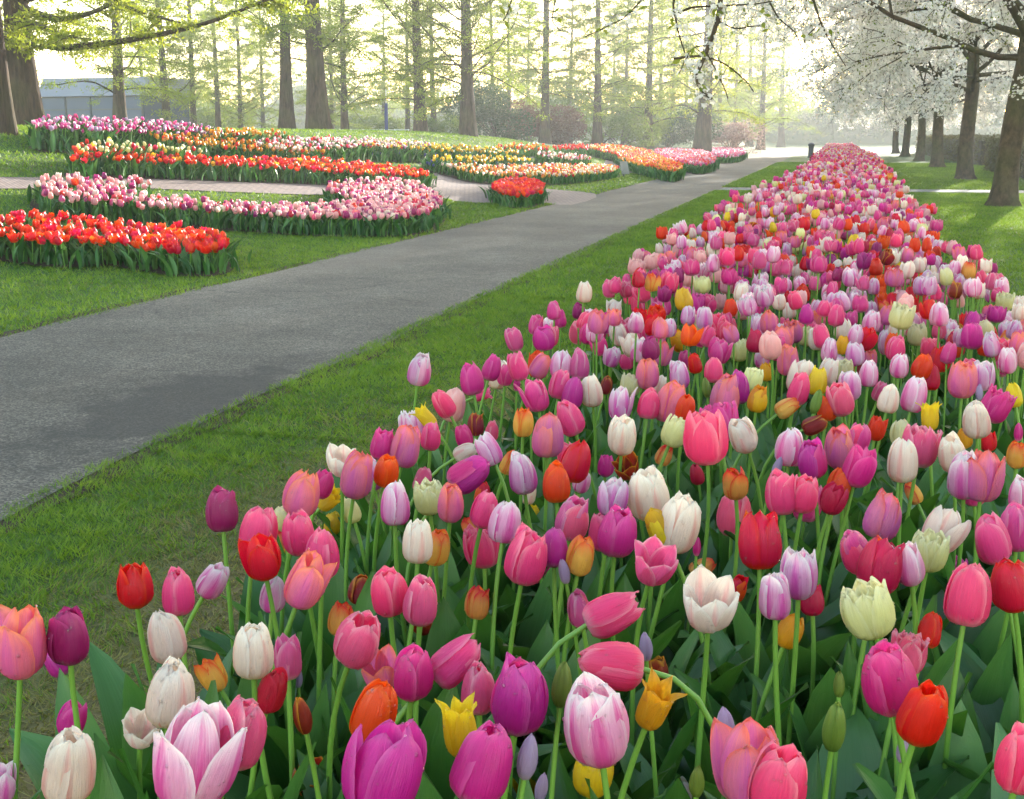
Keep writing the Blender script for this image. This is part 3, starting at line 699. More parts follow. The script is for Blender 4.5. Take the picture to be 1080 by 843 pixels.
# ------- labels for the single tulips: look first, then the tulips next to each
LONG = {'blh': 'blush pink', 'mag': 'magenta', 'pnk': 'hot pink', 'sal': 'salmon pink', 'lil': 'white-edged lilac', 'cre': 'cream', 'red': 'scarlet', 'crm': 'crimson', 'yel': 'yellow', 'gld': 'golden',
        'ycr': 'pale yellow', 'mar': 'dark plum', 'flm': 'red-flamed yellow', 'lav': 'lavender', 'grn': 'green', 'brn': 'mahogany', 'ptw': 'white-footed pink'}
def look(q, short=False):
    s = LONG[q['var']]
    if short: return s + (' bud' if q['shape'] == 'bud' else ' tulip')
    st = ''
    if abs(q['tilt']) > 40: st = 'nodding '
    elif q['shape'] == 'open': st = 'wide open '
    elif q['shape'] == 'dbl': st = 'ruffled '
    elif q['shape'] == 'lily': st = 'pointed '
    elif q['shape'] == 'cup': st = 'cupped '
    elif q['shape'] == 'loose': st = 'loose-petalled '
    elif abs(q['tilt']) > 14: st = 'leaning '
    return st + s + (' bud' if q['shape'] == 'bud' else ' tulip')
def article(s): return ('an ' if s[0] in 'aeiou' else 'a ') + s
used = set()
PXY = np.array([project(q['c'])[:2] for q in spec])
for i, q in enumerate(spec):
    d = np.hypot(PXY[:, 0] - PXY[i, 0], PXY[:, 1] - PXY[i, 1]); order = [j for j in np.argsort(d)[1:14] if spec[j]['h'] > 18]
    def rel(j):
        dx, dy = PXY[i] - PXY[j]
        return ('right of ' if dx > 0 else 'left of ') if abs(dx) > abs(dy) else ('in front of ' if dy > 0 else 'behind ')
    lab = None
    for a in range(1, len(order)):
        for b in range(a):
            j, k = order[b], order[a]
            c = f"{look(q)} {rel(j)}{article(look(spec[j], True))} and {rel(k)}{article(look(spec[k], True))}"
            if rel(j) == rel(k): c = f"{look(q)} {rel(j)}{article(look(spec[j], True))} and {article(look(spec[k], True))}"
            if c not in used and len(c.split()) <= 16: lab = c; break
        if lab: break
    used.add(lab)
    tag(q['obj'], lab, 'tulip', 'tulips in the near part of the long mixed bed')

# ------- the rest of the long bed, as one mass
cr = Crowd(5); r = cr.r
def fill(y0, y1, dens):
    n = int((y1 - y0) * 1.9 * dens); st_ = 1 / math.sqrt(dens)
    gy = np.arange(y0, y1, st_); gx = np.arange(-1.1, 1.3, st_)
    X, Y = np.meshgrid(gx, gy); X = X.ravel() + r.uniform(-.46, .46, X.size) * st_; Y = Y.ravel() + r.uniform(-.46, .46, Y.size) * st_
    m = (X > bed_left(Y) + .11) & (X < bed_right(Y) - .05) & ~((Y > 28.5) & (Y < 30.3))
    return X[m], Y[m]
XY = np.array(HEADS_XY)
for (y0, y1, dens, dims, nleaf, ldims) in ((3.4, 9, 115, (7, 8), 2, (3, 7)), (9, 18, 110, (5, 6), 2, (3, 5)), (18, 40, 88, (3, 5), 1, (3, 4)), (40, 92, 60, (3, 4), 1, (3, 3))):
    X, Y = fill(y0, y1, dens)
    if y0 < 5:
        k = np.array([np.hypot(XY[:, 0] - a, XY[:, 1] - b).min() > .075 for a, b in zip(X, Y)])
        # nothing of the mass in front of the single tulips' rows
        pyy = project(np.stack([X, Y, np.full(len(X), H - HH)], 1))[1]; k &= pyy < 388; X, Y = X[k], Y[k]
    n = len(X); z = r.normal(.580, .050, n) + .0 * Y
    ax = np.stack([r.normal(0, .13, n), r.normal(0, .13, n), np.ones(n)], 1)
    cell = np.floor(vnoise(X, Y, 2.6, 21) * 97 + vnoise(X, Y, 1.3, 22) * 61).astype(int) % len(mixv)
    va = [mixv[j] for j in np.where(r.rand(n) < .38, cell, r.randint(0, len(mixv), n))]; sh = [shape_for(v, r) for v in va]
    size = r.uniform(.055, .076, n)
    P1 = np.stack([X, Y, z], 1)
    cr.heads(P1, ax, size, va, sh, dims)
    P0 = np.stack([X + r.normal(0, .02, n), Y + r.normal(0, .02, n), np.full(n, .01)], 1)
    cr.sticks(P0, P1, .0035 if y0 < 9 else .005)
    for k in range(nleaf): cr.blades(P0 + r.normal(0, .015, (n, 3)) * [1, 1, 0], r.uniform(.32, .50, n), ldims, wide=1.0 if y0 < 9 else 1.3)
mass = link('tulip_mass', cr.b.mesh('tulip_mass', PML)); tag(mass, 'dense band of mixed pink, red, white and yellow tulips running far down the bed', 'tulips', kind='stuff')
fo = link('foliage', cr.f.mesh('tulip_mass_foliage', [M_LEAF, M_STEM]), mass); fo['kind'] = 'stuff'
cl = Crowd(6); r = cl.r
gy = np.arange(.75, 4.6, .085); gx = np.arange(-1.0, .95, .085); X, Y = np.meshgrid(gx, gy); X = X.ravel() + r.uniform(-.04, .04, X.size); Y = Y.ravel() + r.uniform(-.04, .04, Y.size)
m = (X > bed_left(Y) + .05) & (X < bed_right(Y) - .02); X, Y = X[m], Y[m]
for k in range(3): cl.blades(np.stack([X + r.normal(0, .02, len(X)), Y + r.normal(0, .02, len(X)), np.full(len(X), .01)], 1), r.uniform(.26, .50, len(X)), (5, 10), wide=1.3)
tag(link('bed_foliage', cl.f.mesh('bed_foliage', [M_LEAF, M_STEM])), 'broad green tulip leaves filling the near end of the long bed', 'leaves', kind='stuff')

# ---------------------------------------------------------------- the beds on the lawn across the path
EXCL = [np.array(smooth_loop(plaza, 3)), np.array(BRICK), np.array(SIDE)]
def flower_bed(label, pts, hp, mixture, dens, head, shapes, seed, dims=(3, 4), lshort=1.0, smooth=3, tilt=.15):
    """pts: outline of the blossoms in the picture; hp: height of the heads above the ground; mixture: list of colours"""
    poly = np.array([hit(x, y, hp)[:2] for x, y in pts])
    if smooth: poly = smooth_loop(poly, smooth)
    EXCL.append(poly)
    c = Crowd(seed); r = c.r; st_ = 1 / math.sqrt(dens)
    (x0, y0), (x1, y1) = poly.min(0), poly.max(0)
    X, Y = np.meshgrid(np.arange(x0, x1, st_), np.arange(y0, y1, st_)); X = X.ravel() + r.uniform(-.45, .45, X.size) * st_; Y = Y.ravel() + r.uniform(-.45, .45, Y.size) * st_
    m = inside(poly, X, Y); X, Y = X[m], Y[m]; n = len(X)
    z0 = terrain(X, Y); P0 = np.stack([X, Y, z0 + .01], 1)
    if callable(mixture): va = mixture(X, Y, r)
    else: va = [mixture[j] for j in r.randint(0, len(mixture), n)]
    low = np.array([a == 'blu' for a in va])
    zz = z0 + hp * r.uniform(.84, 1.03, n) * np.where(low, .55, 1.0) - head * .4
    P1 = np.stack([X + r.normal(0, .02, n), Y + r.normal(0, .02, n), zz], 1)
    ax = np.stack([r.normal(0, tilt, n), r.normal(0, tilt, n), np.ones(n)], 1)
    c.heads(P1, ax, head * r.uniform(.85, 1.12, n), va, [shapes[j] for j in r.randint(0, len(shapes), n)], dims)
    c.sticks(P0, P1, .005)
    for k in range(4): c.blades(P0 + r.normal(0, .07, (n, 3)) * [1, 1, 0], hp * lshort * r.uniform(.5, 1.12, n), (3, 6), 1.7, wide=1.05)
    ctr = poly.mean(0); e = empty('flower_bed', (ctr[0], ctr[1], float(terrain(*ctr)))); tag(e, label, 'flower bed', 'tulip beds on the lawn across the path')
    inv = Vector(e.location)
    def child(nm, me):
        o = link(nm, me, e); o.location = -inv; return o
    so = drape('soil', [tuple(p) for p in poly.mean(0) + (poly - poly.mean(0)) * 1.03], .018, M_SOIL, .4); so.parent = e; so.location = -inv
    b = child('blossoms', c.b.mesh('bed_blossoms', PML)); b['kind'] = 'stuff'
    f = child('foliage', c.f.mesh('bed_leaves', [M_BEDLEAF, M_STEM])); f['kind'] = 'stuff'
    return e
flower_bed('bright red open tulips in the bed nearest the path, far left',
    [(-60, 222), (0, 226), (24, 222), (80, 228), (152, 235), (213, 241), (240, 253), (228, 261), (182, 262), (150, 258), (110, 253), (57, 254), (0, 247), (-60, 243)], .255, ['red'] * 9 + ['crm'], 66, .085, ['open', 'cup', 'loose'], 21, (5, 6), tilt=.35)
flower_bed('crescent bed of pale pink and dark pink tulips curving round a lawn',
    [(38, 197), (50, 185), (110, 186), (155, 189), (153, 196), (128, 200), (190, 208), (260, 213), (330, 215), (378, 209), (346, 201), (347, 193), (400, 188), (440, 192), (463, 205), (462, 218), (430, 227), (360, 228), (280, 224), (200, 219), (120, 213), (60, 208)],
    .26, ['blh'] * 7 + ['cre'] * 1 + ['sal'] * 1 + ['mar'] * 2 + ['crm'] * 1 + ['ptw'] * 2, 72, .083, ['egg', 'cup', 'loose'], 22, (5, 6), smooth=2)
flower_bed('long band of vermilion red tulips beyond the brick path',
    [(73, 162), (110, 160), (200, 163), (260, 166), (330, 166), (400, 172), (450, 180), (449, 184), (380, 182), (300, 176), (200, 171), (130, 167), (76, 167)], .28, ['red'] * 12 + ['gld'], 64, .085, ['open', 'cup', 'cup'], 23, tilt=.3)
flower_bed('pale yellow tulips with a few dark reds, just behind the red band',
    [(80, 151), (100, 148), (150, 151), (215, 157), (212, 160), (150, 157), (84, 157)], .36, ['ycr'] * 7 + ['crm'] * 2 + ['yel'], 56, .08, ['cup', 'egg'], 24)
flower_bed('orange tulips in a slanting strip behind the red band',
    [(160, 140), (215, 142), (290, 151), (345, 158), (332, 161), (240, 155), (165, 145)], .30, ['gld'] * 6 + ['red'] * 2 + ['flm'] * 2, 60, .08, ['cup', 'egg'], 25)
flower_bed('lilac purple tulips in the rearmost bed before the glass building',
    [(40, 124), (90, 123), (180, 128), (230, 135), (228, 139.5), (150, 138), (45, 134)], .36, ['mag'] * 6 + ['lil'] * 4 + ['lav'] * 2, 75, .075, ['cup', 'egg'], 26)
flower_bed('thin strip of orange tulips right of the purple bed',
    [(222, 136), (292, 137.5), (294, 141.5), (228, 141)], .40, ['gld'] * 3 + ['red'], 60, .08, ['cup'], 27)
flower_bed('white and dark red tulips mixed, below the paired redwoods',
    [(270, 147), (330, 144), (380, 145), (450, 150), (440, 154), (370, 154), (330, 157), (300, 157)], .36, ['cre'] * 5 + ['crm'] * 2 + ['lil'] * 2, 60, .075, ['cup', 'egg'], 28)
flower_bed('yellow tulips over blue grape hyacinths in the wide middle strip',
    [(375, 150), (440, 150.5), (520, 156), (560, 160), (520, 160.5), (430, 156), (375, 153.5)], .34, lambda X, Y, r: [(['yel', 'yel', 'yel', 'yel'] + ['blu'] * 3)[k] for k in r.randint(0, 7, len(X))], 50, .09, ['cup', 'egg'], 29)
flower_bed('yellow tulips with blue underplanting in the short strip beside the plaza',
    [(453, 164), (500, 163.5), (556, 166), (556, 169), (500, 169.5), (458, 168)], .32, lambda X, Y, r: [(['yel', 'yel', 'yel', 'yel'] + ['blu'] * 3)[k] for k in r.randint(0, 7, len(X))], 54, .09, ['cup', 'egg'], 30)
flower_bed('orange and cream striped tulips in the rounded bed beside the path',
    [(466, 172), (520, 173.5), (600, 172.5), (646, 174), (650, 179), (600, 184.5), (510, 183), (480, 177)], .24, ['flm'] * 4 + ['cre'] * 3 + ['gld'] * 3 + ['ycr'] * 2 + ['crm'], 40, .085, ['egg', 'cup'], 31)
flower_bed('small clump of red tulips standing alone beside the path',
    [(520, 195), (532, 189), (562, 189), (574, 196), (562, 203), (534, 203)], .26, ['red'] * 4 + ['crm'], 55, .105, ['cup', 'open', 'egg'], 32, (5, 6), tilt=.25)
flower_bed('white and pink tulips in a narrow strip behind the orange bed',
    [(566, 160), (604, 162), (624, 166), (606, 167.5), (574, 164)], .34, ['cre'] * 4 + ['lil'] * 2 + ['crm'] * 2, 30, .09, ['egg'], 33)
flower_bed('low orange tulips before the copper shrub',
    [(528, 152), (574, 153), (577, 157), (530, 156)], .30, ['gld', 'red', 'flm'], 18, .11, ['cup'], 34)
flower_bed('thin strip of red tulips under the far redwoods',
    [(586, 153), (622, 153), (622, 156.5), (586, 156.5)], .30, ['red', 'red', 'crm'], 16, .11, ['cup'], 35)
flower_bed('red and yellow tulips at the head of the forked path',
    [(622, 153), (652, 153), (690, 160), (668, 164), (630, 158)], .32, ['red'] * 3 + ['gld'] * 2 + ['ycr'], 22, .10, ['cup', 'egg'], 36)
flower_bed('orange flamed tulips in the bed right of the forked path',
    [(648, 160), (690, 162), (718, 172), (712, 179), (680, 174)], .34, ['flm'] * 3 + ['gld'] * 3 + ['red'] * 2, 30, .09, ['egg', 'cup'], 37)
flower_bed('pink and red tulips in the bed by the big trunk',
    [(690, 157), (740, 158), (755, 165), (748, 172), (722, 171)], .34, ['pnk'] * 3 + ['red'] * 2 + ['lil'] * 2 + ['sal'] * 2, 24, .10, ['egg', 'cup'], 38)
flower_bed('far pink tulips at the end of the lawn beds',
    [(752, 156), (780, 156), (786, 161), (770, 165), (754, 163)], .34, ['pnk'] * 2 + ['lil'] * 2 + ['ptw'], 12, .12, ['egg'], 39)

# ---------------------------------------------------------------- grass blades
def grass(name, label, zones, seed):
    g = Geo(); r = np.random.RandomState(seed)
    for (fx, y0, y1, dens, hgt, wid, dryf) in zones:
        # fx(y) gives the x range; sampled so that the density per area is dens
        ys_ = np.linspace(y0, y1, 60); w = np.array([fx(a)[1] - fx(a)[0] for a in ys_]); area = float((np.maximum(w[1:], 0) + np.maximum(w[:-1], 0)).sum() * (ys_[1] - ys_[0]) / 2)
        n = int(area * dens); cdf = np.cumsum(np.maximum(w, 0)); cdf /= cdf[-1]
        Y = np.interp(r.rand(n), cdf, ys_); lo = np.array([fx(a)[0] for a in ys_]); hi = np.array([fx(a)[1] for a in ys_])
        a, b = np.interp(Y, ys_, lo), np.interp(Y, ys_, hi); X = a + (b - a) * r.rand(n)
        ok = np.ones(n, bool)
        if X.min() < -4.5:
            for pl in EXCL: ok &= ~inside(pl, X, Y)
        X, Y = X[ok], Y[ok]; n = len(X)
        dry = dryf(X, Y, r)
        clump = np.clip(.55 * vnoise(X, Y, 11, 1) + .45 * vnoise(X, Y, 27, 2), 0, 1); big_ = .6 * vnoise(X, Y, 1.6, 3) + .4 * vnoise(X, Y, 4.5, 4)
        hh = hgt * r.uniform(.45, 1.15, n) * (.35 + 1.15 * clump) * (1 - .55 * dry)
        th = vnoise(X, Y, 13, 5) * 12.6 + r.normal(0, .9, n); le = r.uniform(.3, 1.5, n) * hh * (1 + dry); p = r.rand(n) * 6.28
        z = terrain(X, Y)
        wx, wy = np.cos(p) * wid * .5, np.sin(p) * wid * .5
        V = np.stack([np.stack([X - wx, Y - wy, z], 1), np.stack([X + wx, Y + wy, z], 1), np.stack([X + np.cos(th) * le, Y + np.sin(th) * le, z + hh], 1)], 1)
        rn = np.clip(-.12 + .75 * clump + .55 * big_ + r.normal(0, .17, n), 0, 1)
        A = np.stack([np.tile([0, 0, 1.0], (n, 1)), np.repeat(dry[:, None], 3, 1), np.repeat(rn[:, None], 3, 1)], -1)
        g.add(V.reshape(-1, 3), np.arange(3 * n).reshape(-1, 3), A.reshape(-1, 3))
    tag(link(name, g.mesh(name, [M_GRASS], False)), label, 'grass', kind='stuff')
def pn(X, Y): return .5 + .25 * np.sin(2.1 * X + 1.3 * np.sin(1.7 * Y)) + .25 * np.sin(1.9 * Y + 2.1 * np.sin(2.3 * X) + 1)
def dry_near(X, Y, r):   # worn and straw coloured beside the bed at the near end
    d = np.clip(1.0 - (np.abs(X - BX0)) / 1.15, 0, 1) * np.clip((6.8 - Y) / 3.2, 0, 1) * (.25 + 1.5 * (.6 * vnoise(X, Y, 3.2, 6) + .4 * vnoise(X, Y, 8, 7)))
    return (r.rand(len(X)) < np.clip(d * 2.5 + .40 * (vnoise(X, Y, 2.5, 8) > .62) * vnoise(X, Y, 9, 9) + .05, 0, .95)) * r.uniform(.6, 1, len(X))
def dry_few(X, Y, r): return (r.rand(len(X)) < .05 + .16 * pn(X * 1.3, Y * 1.1) ** 3) * r.uniform(.5, 1, len(X))
strip = lambda y: (PX1 - .06, float(bed_left(y)) + .02)
grass('grass', 'short green grass with straw coloured patches between path and tulip bed and on the lawns', [
    (strip, 1.2, 4.5, 15000, .028, .0042, dry_near), (strip, 4.5, 9, 7500, .032, .0065, dry_near), (strip, 9, 28.5, 2600, .04, .010, dry_few), (strip, 30.3, 60, 600, .05, .02, dry_few),
    (lambda y: (float(bed_right(y)) - .05, .35 * y + .9), 2.2, 10, 3500, .032, .006, dry_few), (lambda y: (float(bed_right(y)) - .05, .17 * y + 2.6), 10, 28.5, 1500, .038, .011, dry_few), (lambda y: (1.1, 6.2), 30.3, 60, 420, .05, .022, dry_few),
    (lambda y: (-.85 * y - .8, PX0 + .04), 5.2, 14, 2000, .036, .009, dry_few), (lambda y: (max(-.85 * y, -14.5), PX0 + .04), 14, 26, 700, .045, .016, dry_few), (lambda y: (-14.5, PX0 + .04), 26, 48, 160, .05, .03, dry_few)], 8)

# ---------------------------------------------------------------- trees
def rot_about(v, k, a):
    return v * math.cos(a) + np.cross(k, v) * math.sin(a) + k * (k @ v) * (1 - math.cos(a))
def unit(v): return v / (np.linalg.norm(v) + 1e-9)
def leaf_quads(g, P, D, length, width, r, m=0, rn=None):
    """small pointed leaf faces at P along D"""
    n = len(P); D = D / (np.linalg.norm(D, axis=1)[:, None] + 1e-9)
    s = r.normal(0, 1, (n, 3)); S = np.cross(D, s); S /= np.linalg.norm(S, axis=1)[:, None] + 1e-9
    L = (length * r.uniform(.6, 1.25, n))[:, None]; W = (width * r.uniform(.6, 1.25, n))[:, None]
    V = np.stack([P, P + D * L * .5 + S * W * .5, P + D * L, P + D * L * .5 - S * W * .5], 1)
    rn = r.rand(n) if rn is None else rn
    A = np.stack([np.tile([0, .5, 1, .5], (n, 1)), np.zeros((n, 4)), np.repeat(np.clip(rn, 0, 1)[:, None], 4, 1)], -1)
    g.add(V.reshape(-1, 3), np.arange(4 * n).reshape(-1, 4), A.reshape(-1, 3), m)
def redwood(seed, height=17.0, first=1.6, nb=95, Lmax=4.6, leafn=84, leafsize=(.105, .036)):
    """dawn redwood of trunk radius about 0.4: trunk, branches and crown meshes"""
    r = np.random.RandomState(seed)
    gt = Geo(); zs = np.concatenate([[-.3, 0, .15, .4, .8, 1.4, 2.2], np.linspace(3.2, height, 10)])
    rad = .39 * np.interp(zs, [-.3, 0, .5, 1.2, 2.2, 4, height], [1.15, 1.02, .86, .72, .62, .52, .05])
    P = np.stack([.10 * np.sin(zs * .25 + seed), .10 * np.sin(zs * .21 + 2 * seed) , zs], 1); P[:, :2] -= P[1, :2]
    ph = r.rand(3) * 6.28
    fl = lambda s, a: 1 + np.interp(s, [0, .25, .5, 1], [.22, .13, .06, .02])[:, None] * (np.cos(5 * a + ph[0]) * .6 + np.cos(8 * a + ph[1]) * .4 + .4 * np.cos(3 * a + ph[2]))[None]
    tube(gt, P, rad, 22, fl)
    gb, gl = Geo(), Geo(); LP, LD = [], []
    for i in range(nb):
        z = first + (height - 1.2 - first) * (i + r.rand()) / nb; a = i * 2.4 + r.uniform(-.5, .5)
        L = Lmax * (1 - (z / (height + 2)) ** 1.3) * r.uniform(.55, 1.1); 
        p = np.array([np.interp(z, P[:, 2], P[:, 0]), np.interp(z, P[:, 2], P[:, 1]), z]); d = unit(np.array([math.cos(a), math.sin(a), r.uniform(-.12, .85)]))
        pts = [p]; k = 7
        for j in range(k):
            d = unit(d + r.normal(0, .16, 3) + np.array([0, 0, .05 if j < 3 else -.06])); pts.append(pts[-1] + d * L / k)
        pts = np.array(pts); tube(gb, pts, np.linspace(.034, .005, k + 1) * (.6 + .12 * L), 4, cap=False)
        for j in range(1, k + 1):
            for sd in (-1, 1):
                if r.rand() < .18: continue
                b = unit(pts[j] - pts[j - 1]); side = unit(np.cross(b, [0, 0, 1])) * sd
                tl = L * r.uniform(.10, .28) * (1.1 - .5 * j / k); td = unit(side + b * r.uniform(.4, 1) + np.array([0, 0, r.uniform(-.25, .25)]))
                q = [pts[j]]
                for w_ in range(3): td = unit(td + r.normal(0, .14, 3) - np.array([0, 0, .05])); q.append(q[-1] + td * tl / 3)
                q = np.array(q); tube(gb, q, np.linspace(.007, .002, 4), 3, cap=False)
                n = r.randint(leafn // 2, leafn); s = r.uniform(.15, 3, n); ii = np.minimum(s.astype(int), 2); f = (s - ii)[:, None]
                pp = q[ii] * (1 - f) + q[ii + 1] * f + r.normal(0, .13, (n, 3)) * [1, 1, .5]; LP.append(pp)
                LD.append(td[None] * .5 + r.normal(0, .6, (n, 3)) + np.array([0, 0, -.15]))
    LP = np.concatenate(LP); LD = np.concatenate(LD); leaf_quads(gl, LP, LD, leafsize[0], leafsize[1], r)
    return gt.mesh('redwood_trunk', [M_BARK]), gb.mesh('redwood_branches', [M_BARK]), gl.mesh('redwood_crown', [M_FRESH])
REDW = [redwood(1), redwood(2, 18, 2.2, 88, 4.2), redwood(3, 16, 1.3, 90, 4.9, 90), redwood(4, 19, 2.6, 80, 4.2, 76)]
def place_redwood(px, d, wpx, k, label, crown=None, group='dawn redwoods standing on the lawn', lean=0.0):
    p = at_depth(px, d); s = wpx * d / FPX / .78
    e = empty('redwood_tree', (p[0], p[1], p[2] - .02), (px * 1.7) % 6.28); tag(e, label, 'tree', group)
    t, b, c = REDW[k]
    for nm, me in (('trunk', t), ('branches', b), ('crown', c)):
        o = link(nm, me, e)
        sc = s if nm == 'trunk' else .55 + .45 * s
        o.scale = (s, s, max(.85, s)) if nm == 'trunk' else (sc, sc, max(.85, s))
        if nm == 'crown' and crown: o.material_slots[0].link = 'OBJECT'; o.material_slots[0].material = crown
        if nm != 'trunk': o['kind'] = 'stuff'
    return e
RW = [(128, 42, 17, 2, 'low-branched redwood in front of the glass building, its trunk forked by many boughs'), (177, 58, 12, 0, 'slim redwood right of the low-branched redwood, before the right end of the building'),
 (205, 66, 10, 1, 'thin redwood second right of the low-branched redwood'), (231, 74, 9, 3, 'thin redwood above the thin orange strip of tulips'), (254, 80, 8, 2, 'thinnest redwood left of the paired thick trunks'),
 (304, 44, 19, 3, 'thick redwood, left one of the pair above the white tulips'), (336, 36, 27, 1, 'thickest redwood with flared foot above the white tulips'), (364, 60, 11, 0, 'slim redwood close right of the thickest one'),
 (350, 84, 8, 2, 'thin redwood peeping out between the thickest one and its slim neighbour'), (430, 88, 8, 3, 'thin redwood just right of the blue banner'), (444, 48, 17, 2, 'redwood with clean dark trunk behind the yellow strip'),
 (458, 78, 10, 1, 'slim redwood behind and right of the clean dark trunk'), (494, 44, 20, 0, 'thick fluted redwood before the dark round shrub'), (537, 96, 8, 2, 'faint redwood rising behind the dark round shrub'),
 (574, 62, 14, 3, 'redwood before the copper shrub with orange tulips at its foot'), (629, 66, 13, 1, 'redwood between copper shrub and green shrub'), (683, 78, 13, 2, 'hazy redwood right of the green shrub'),
 (660, 110, 8, 0, 'faint thin redwood deep in the mist behind the green shrub'), (708, 112, 8, 1, 'faint thin redwood in the mist left of the yellow-green tree'), (775, 120, 8, 3, 'misty redwood right of the yellow-green tree'),
 (803, 112, 10, 2, 'pale misty redwood nearest the end of the asphalt path'), (278, 92, 7, 0, 'thin redwood in the gap left of the thick pair'), (405, 104, 7, 1, 'faint redwood behind the white railing'),
 (520, 84, 8, 3, 'thin redwood right behind the thick fluted one'), (600, 104, 8, 0, 'faint redwood above the copper shrub'), (154, 86, 7, 3, 'thin redwood in front of the building wall'),
 (558, 118, 7, 2, 'faint redwood between the dark round shrub and the copper shrub'), (645, 126, 7, 2, 'faint redwood right of the one between copper and green shrub'), (695, 122, 8, 0, 'pale redwood in the mist over the dark green shrub'),
 (722, 130, 8, 2, 'palest redwood just left of the yellow-green tree'), (758, 132, 8, 1, 'palest redwood just right of the yellow-green tree'), (790, 128, 9, 0, 'faint redwood between the pinkish shrub and the path end'), (824, 140, 9, 2, 'very faint redwood above the far end of the path')]
for px, d, w, k, lab in RW: place_redwood(px, d, w, k, lab)
place_redwood(741, 76, 21, 2, 'broad yellow-green tree with thick trunk beside the bend of the path', M_LIME)
def pt(px, py, d):
    q = ray(px, py); return q / (q @ FH) * d + np.array([0, 0, H])
def rounded(pts, n=5):
    P = np.asarray(pts, float); P = np.vstack([2 * P[0] - P[1], P, 2 * P[-1] - P[-2]]); out = []
    for i in range(1, len(P) - 2):
        a, b, c, d = P[i - 1:i + 3]
        for s in np.arange(n) / n: out.append(0.5 * (2 * b + (c - a) * s + (2 * a - 5 * b + 4 * c - d) * s * s + (3 * b - a - 3 * c + d) * s ** 3))
    return np.array(out + [P[-2]])
def adopt(name, me, e):
    """a mesh built in place becomes a part of e"""
    o = link(name, me, e); o.matrix_local = e.matrix_basis.inverted(); return o
def sprays(lines, seed, n_twig, twig, per, size):
    """feathery side twigs with small leaves along boughs"""
    r = np.random.RandomState(seed); gb, gl = Geo(), Geo()
    for L, ra in lines:
        tube(gb, L, np.linspace(ra, ra * .25, len(L)), 7, cap=False)
        for k in range(int(n_twig * np.linalg.norm(np.diff(L, axis=0), axis=1).sum())):
            s = r.uniform(.08, .999) * (len(L) - 1); i = int(s); p = L[i] + (L[i + 1] - L[i]) * (s - i); b = unit(L[i + 1] - L[i])
            d = unit(np.cross(b, [0, 0, 1]) * r.choice([-1, 1]) + b * r.uniform(.2, 1) + np.array([0, 0, r.uniform(-.45, .3)])); q = [p]
            for w_ in range(4): d = unit(d + r.normal(0, .15, 3) - np.array([0, 0, .06])); q.append(q[-1] + d * twig * r.uniform(.6, 1.2) / 4)
            q = np.array(q); tube(gb, q, np.linspace(.009, .002, 5), 3, cap=False)
            m = r.randint(per // 2, per); t_ = r.uniform(.1, 4, m); ii = np.minimum(t_.astype(int), 3); f = (t_ - ii)[:, None]
            leaf_quads(gl, q[ii] * (1 - f) + q[ii + 1] * f + r.normal(0, .05, (m, 3)) * [1, 1, .4], d[None] * .5 + r.normal(0, .6, (m, 3)), size, size * .38, r)
    return gb, gl
# the old trees at the left edge
old = []
for px, d, w, k, lab in ((27, 22.5, 38, 1, 'old fluted brown trunk with yellow-green sprays at the left edge'), (3, 19.0, 27, 3, 'massive trunk cut by the left edge, in front of the fluted one')):
    old.append(place_redwood(px, d, w, k, lab, M_LIME))
D_ = 21.5
boughs = [(rounded([pt(26, 40, 22.4), pt(60, 50, 21.5), pt(110, 46, 20.8), pt(165, 37, 20), pt(225, 22, 19.4), pt(300, -8, 18.8)]), .075),
          (rounded([pt(22, 8, 22.4), pt(60, 20, 21), pt(100, 12, 20), pt(150, -14, 19)]), .07),
          (rounded([pt(24, 55, 22.4), pt(12, 42, 21), pt(-10, 36, 20)]), .05), (rounded([pt(24, 22, 22.4), pt(45, 28, 20), pt(75, 40, 18.5)]), .045),
          (rounded([pt(28, 0, 22.4), pt(80, -12, 21), pt(140, 10, 20), pt(190, 24, 19.5)]), .05)]
gb, gl = sprays(boughs, 5, 7, .55, 60, .085)
adopt('bough', gb.mesh('old_tree_boughs', [M_BARK]), old[0]); o = adopt('sprays', gl.mesh('old_tree_sprays', [M_LIME]), old[0]); o['kind'] = 'stuff'
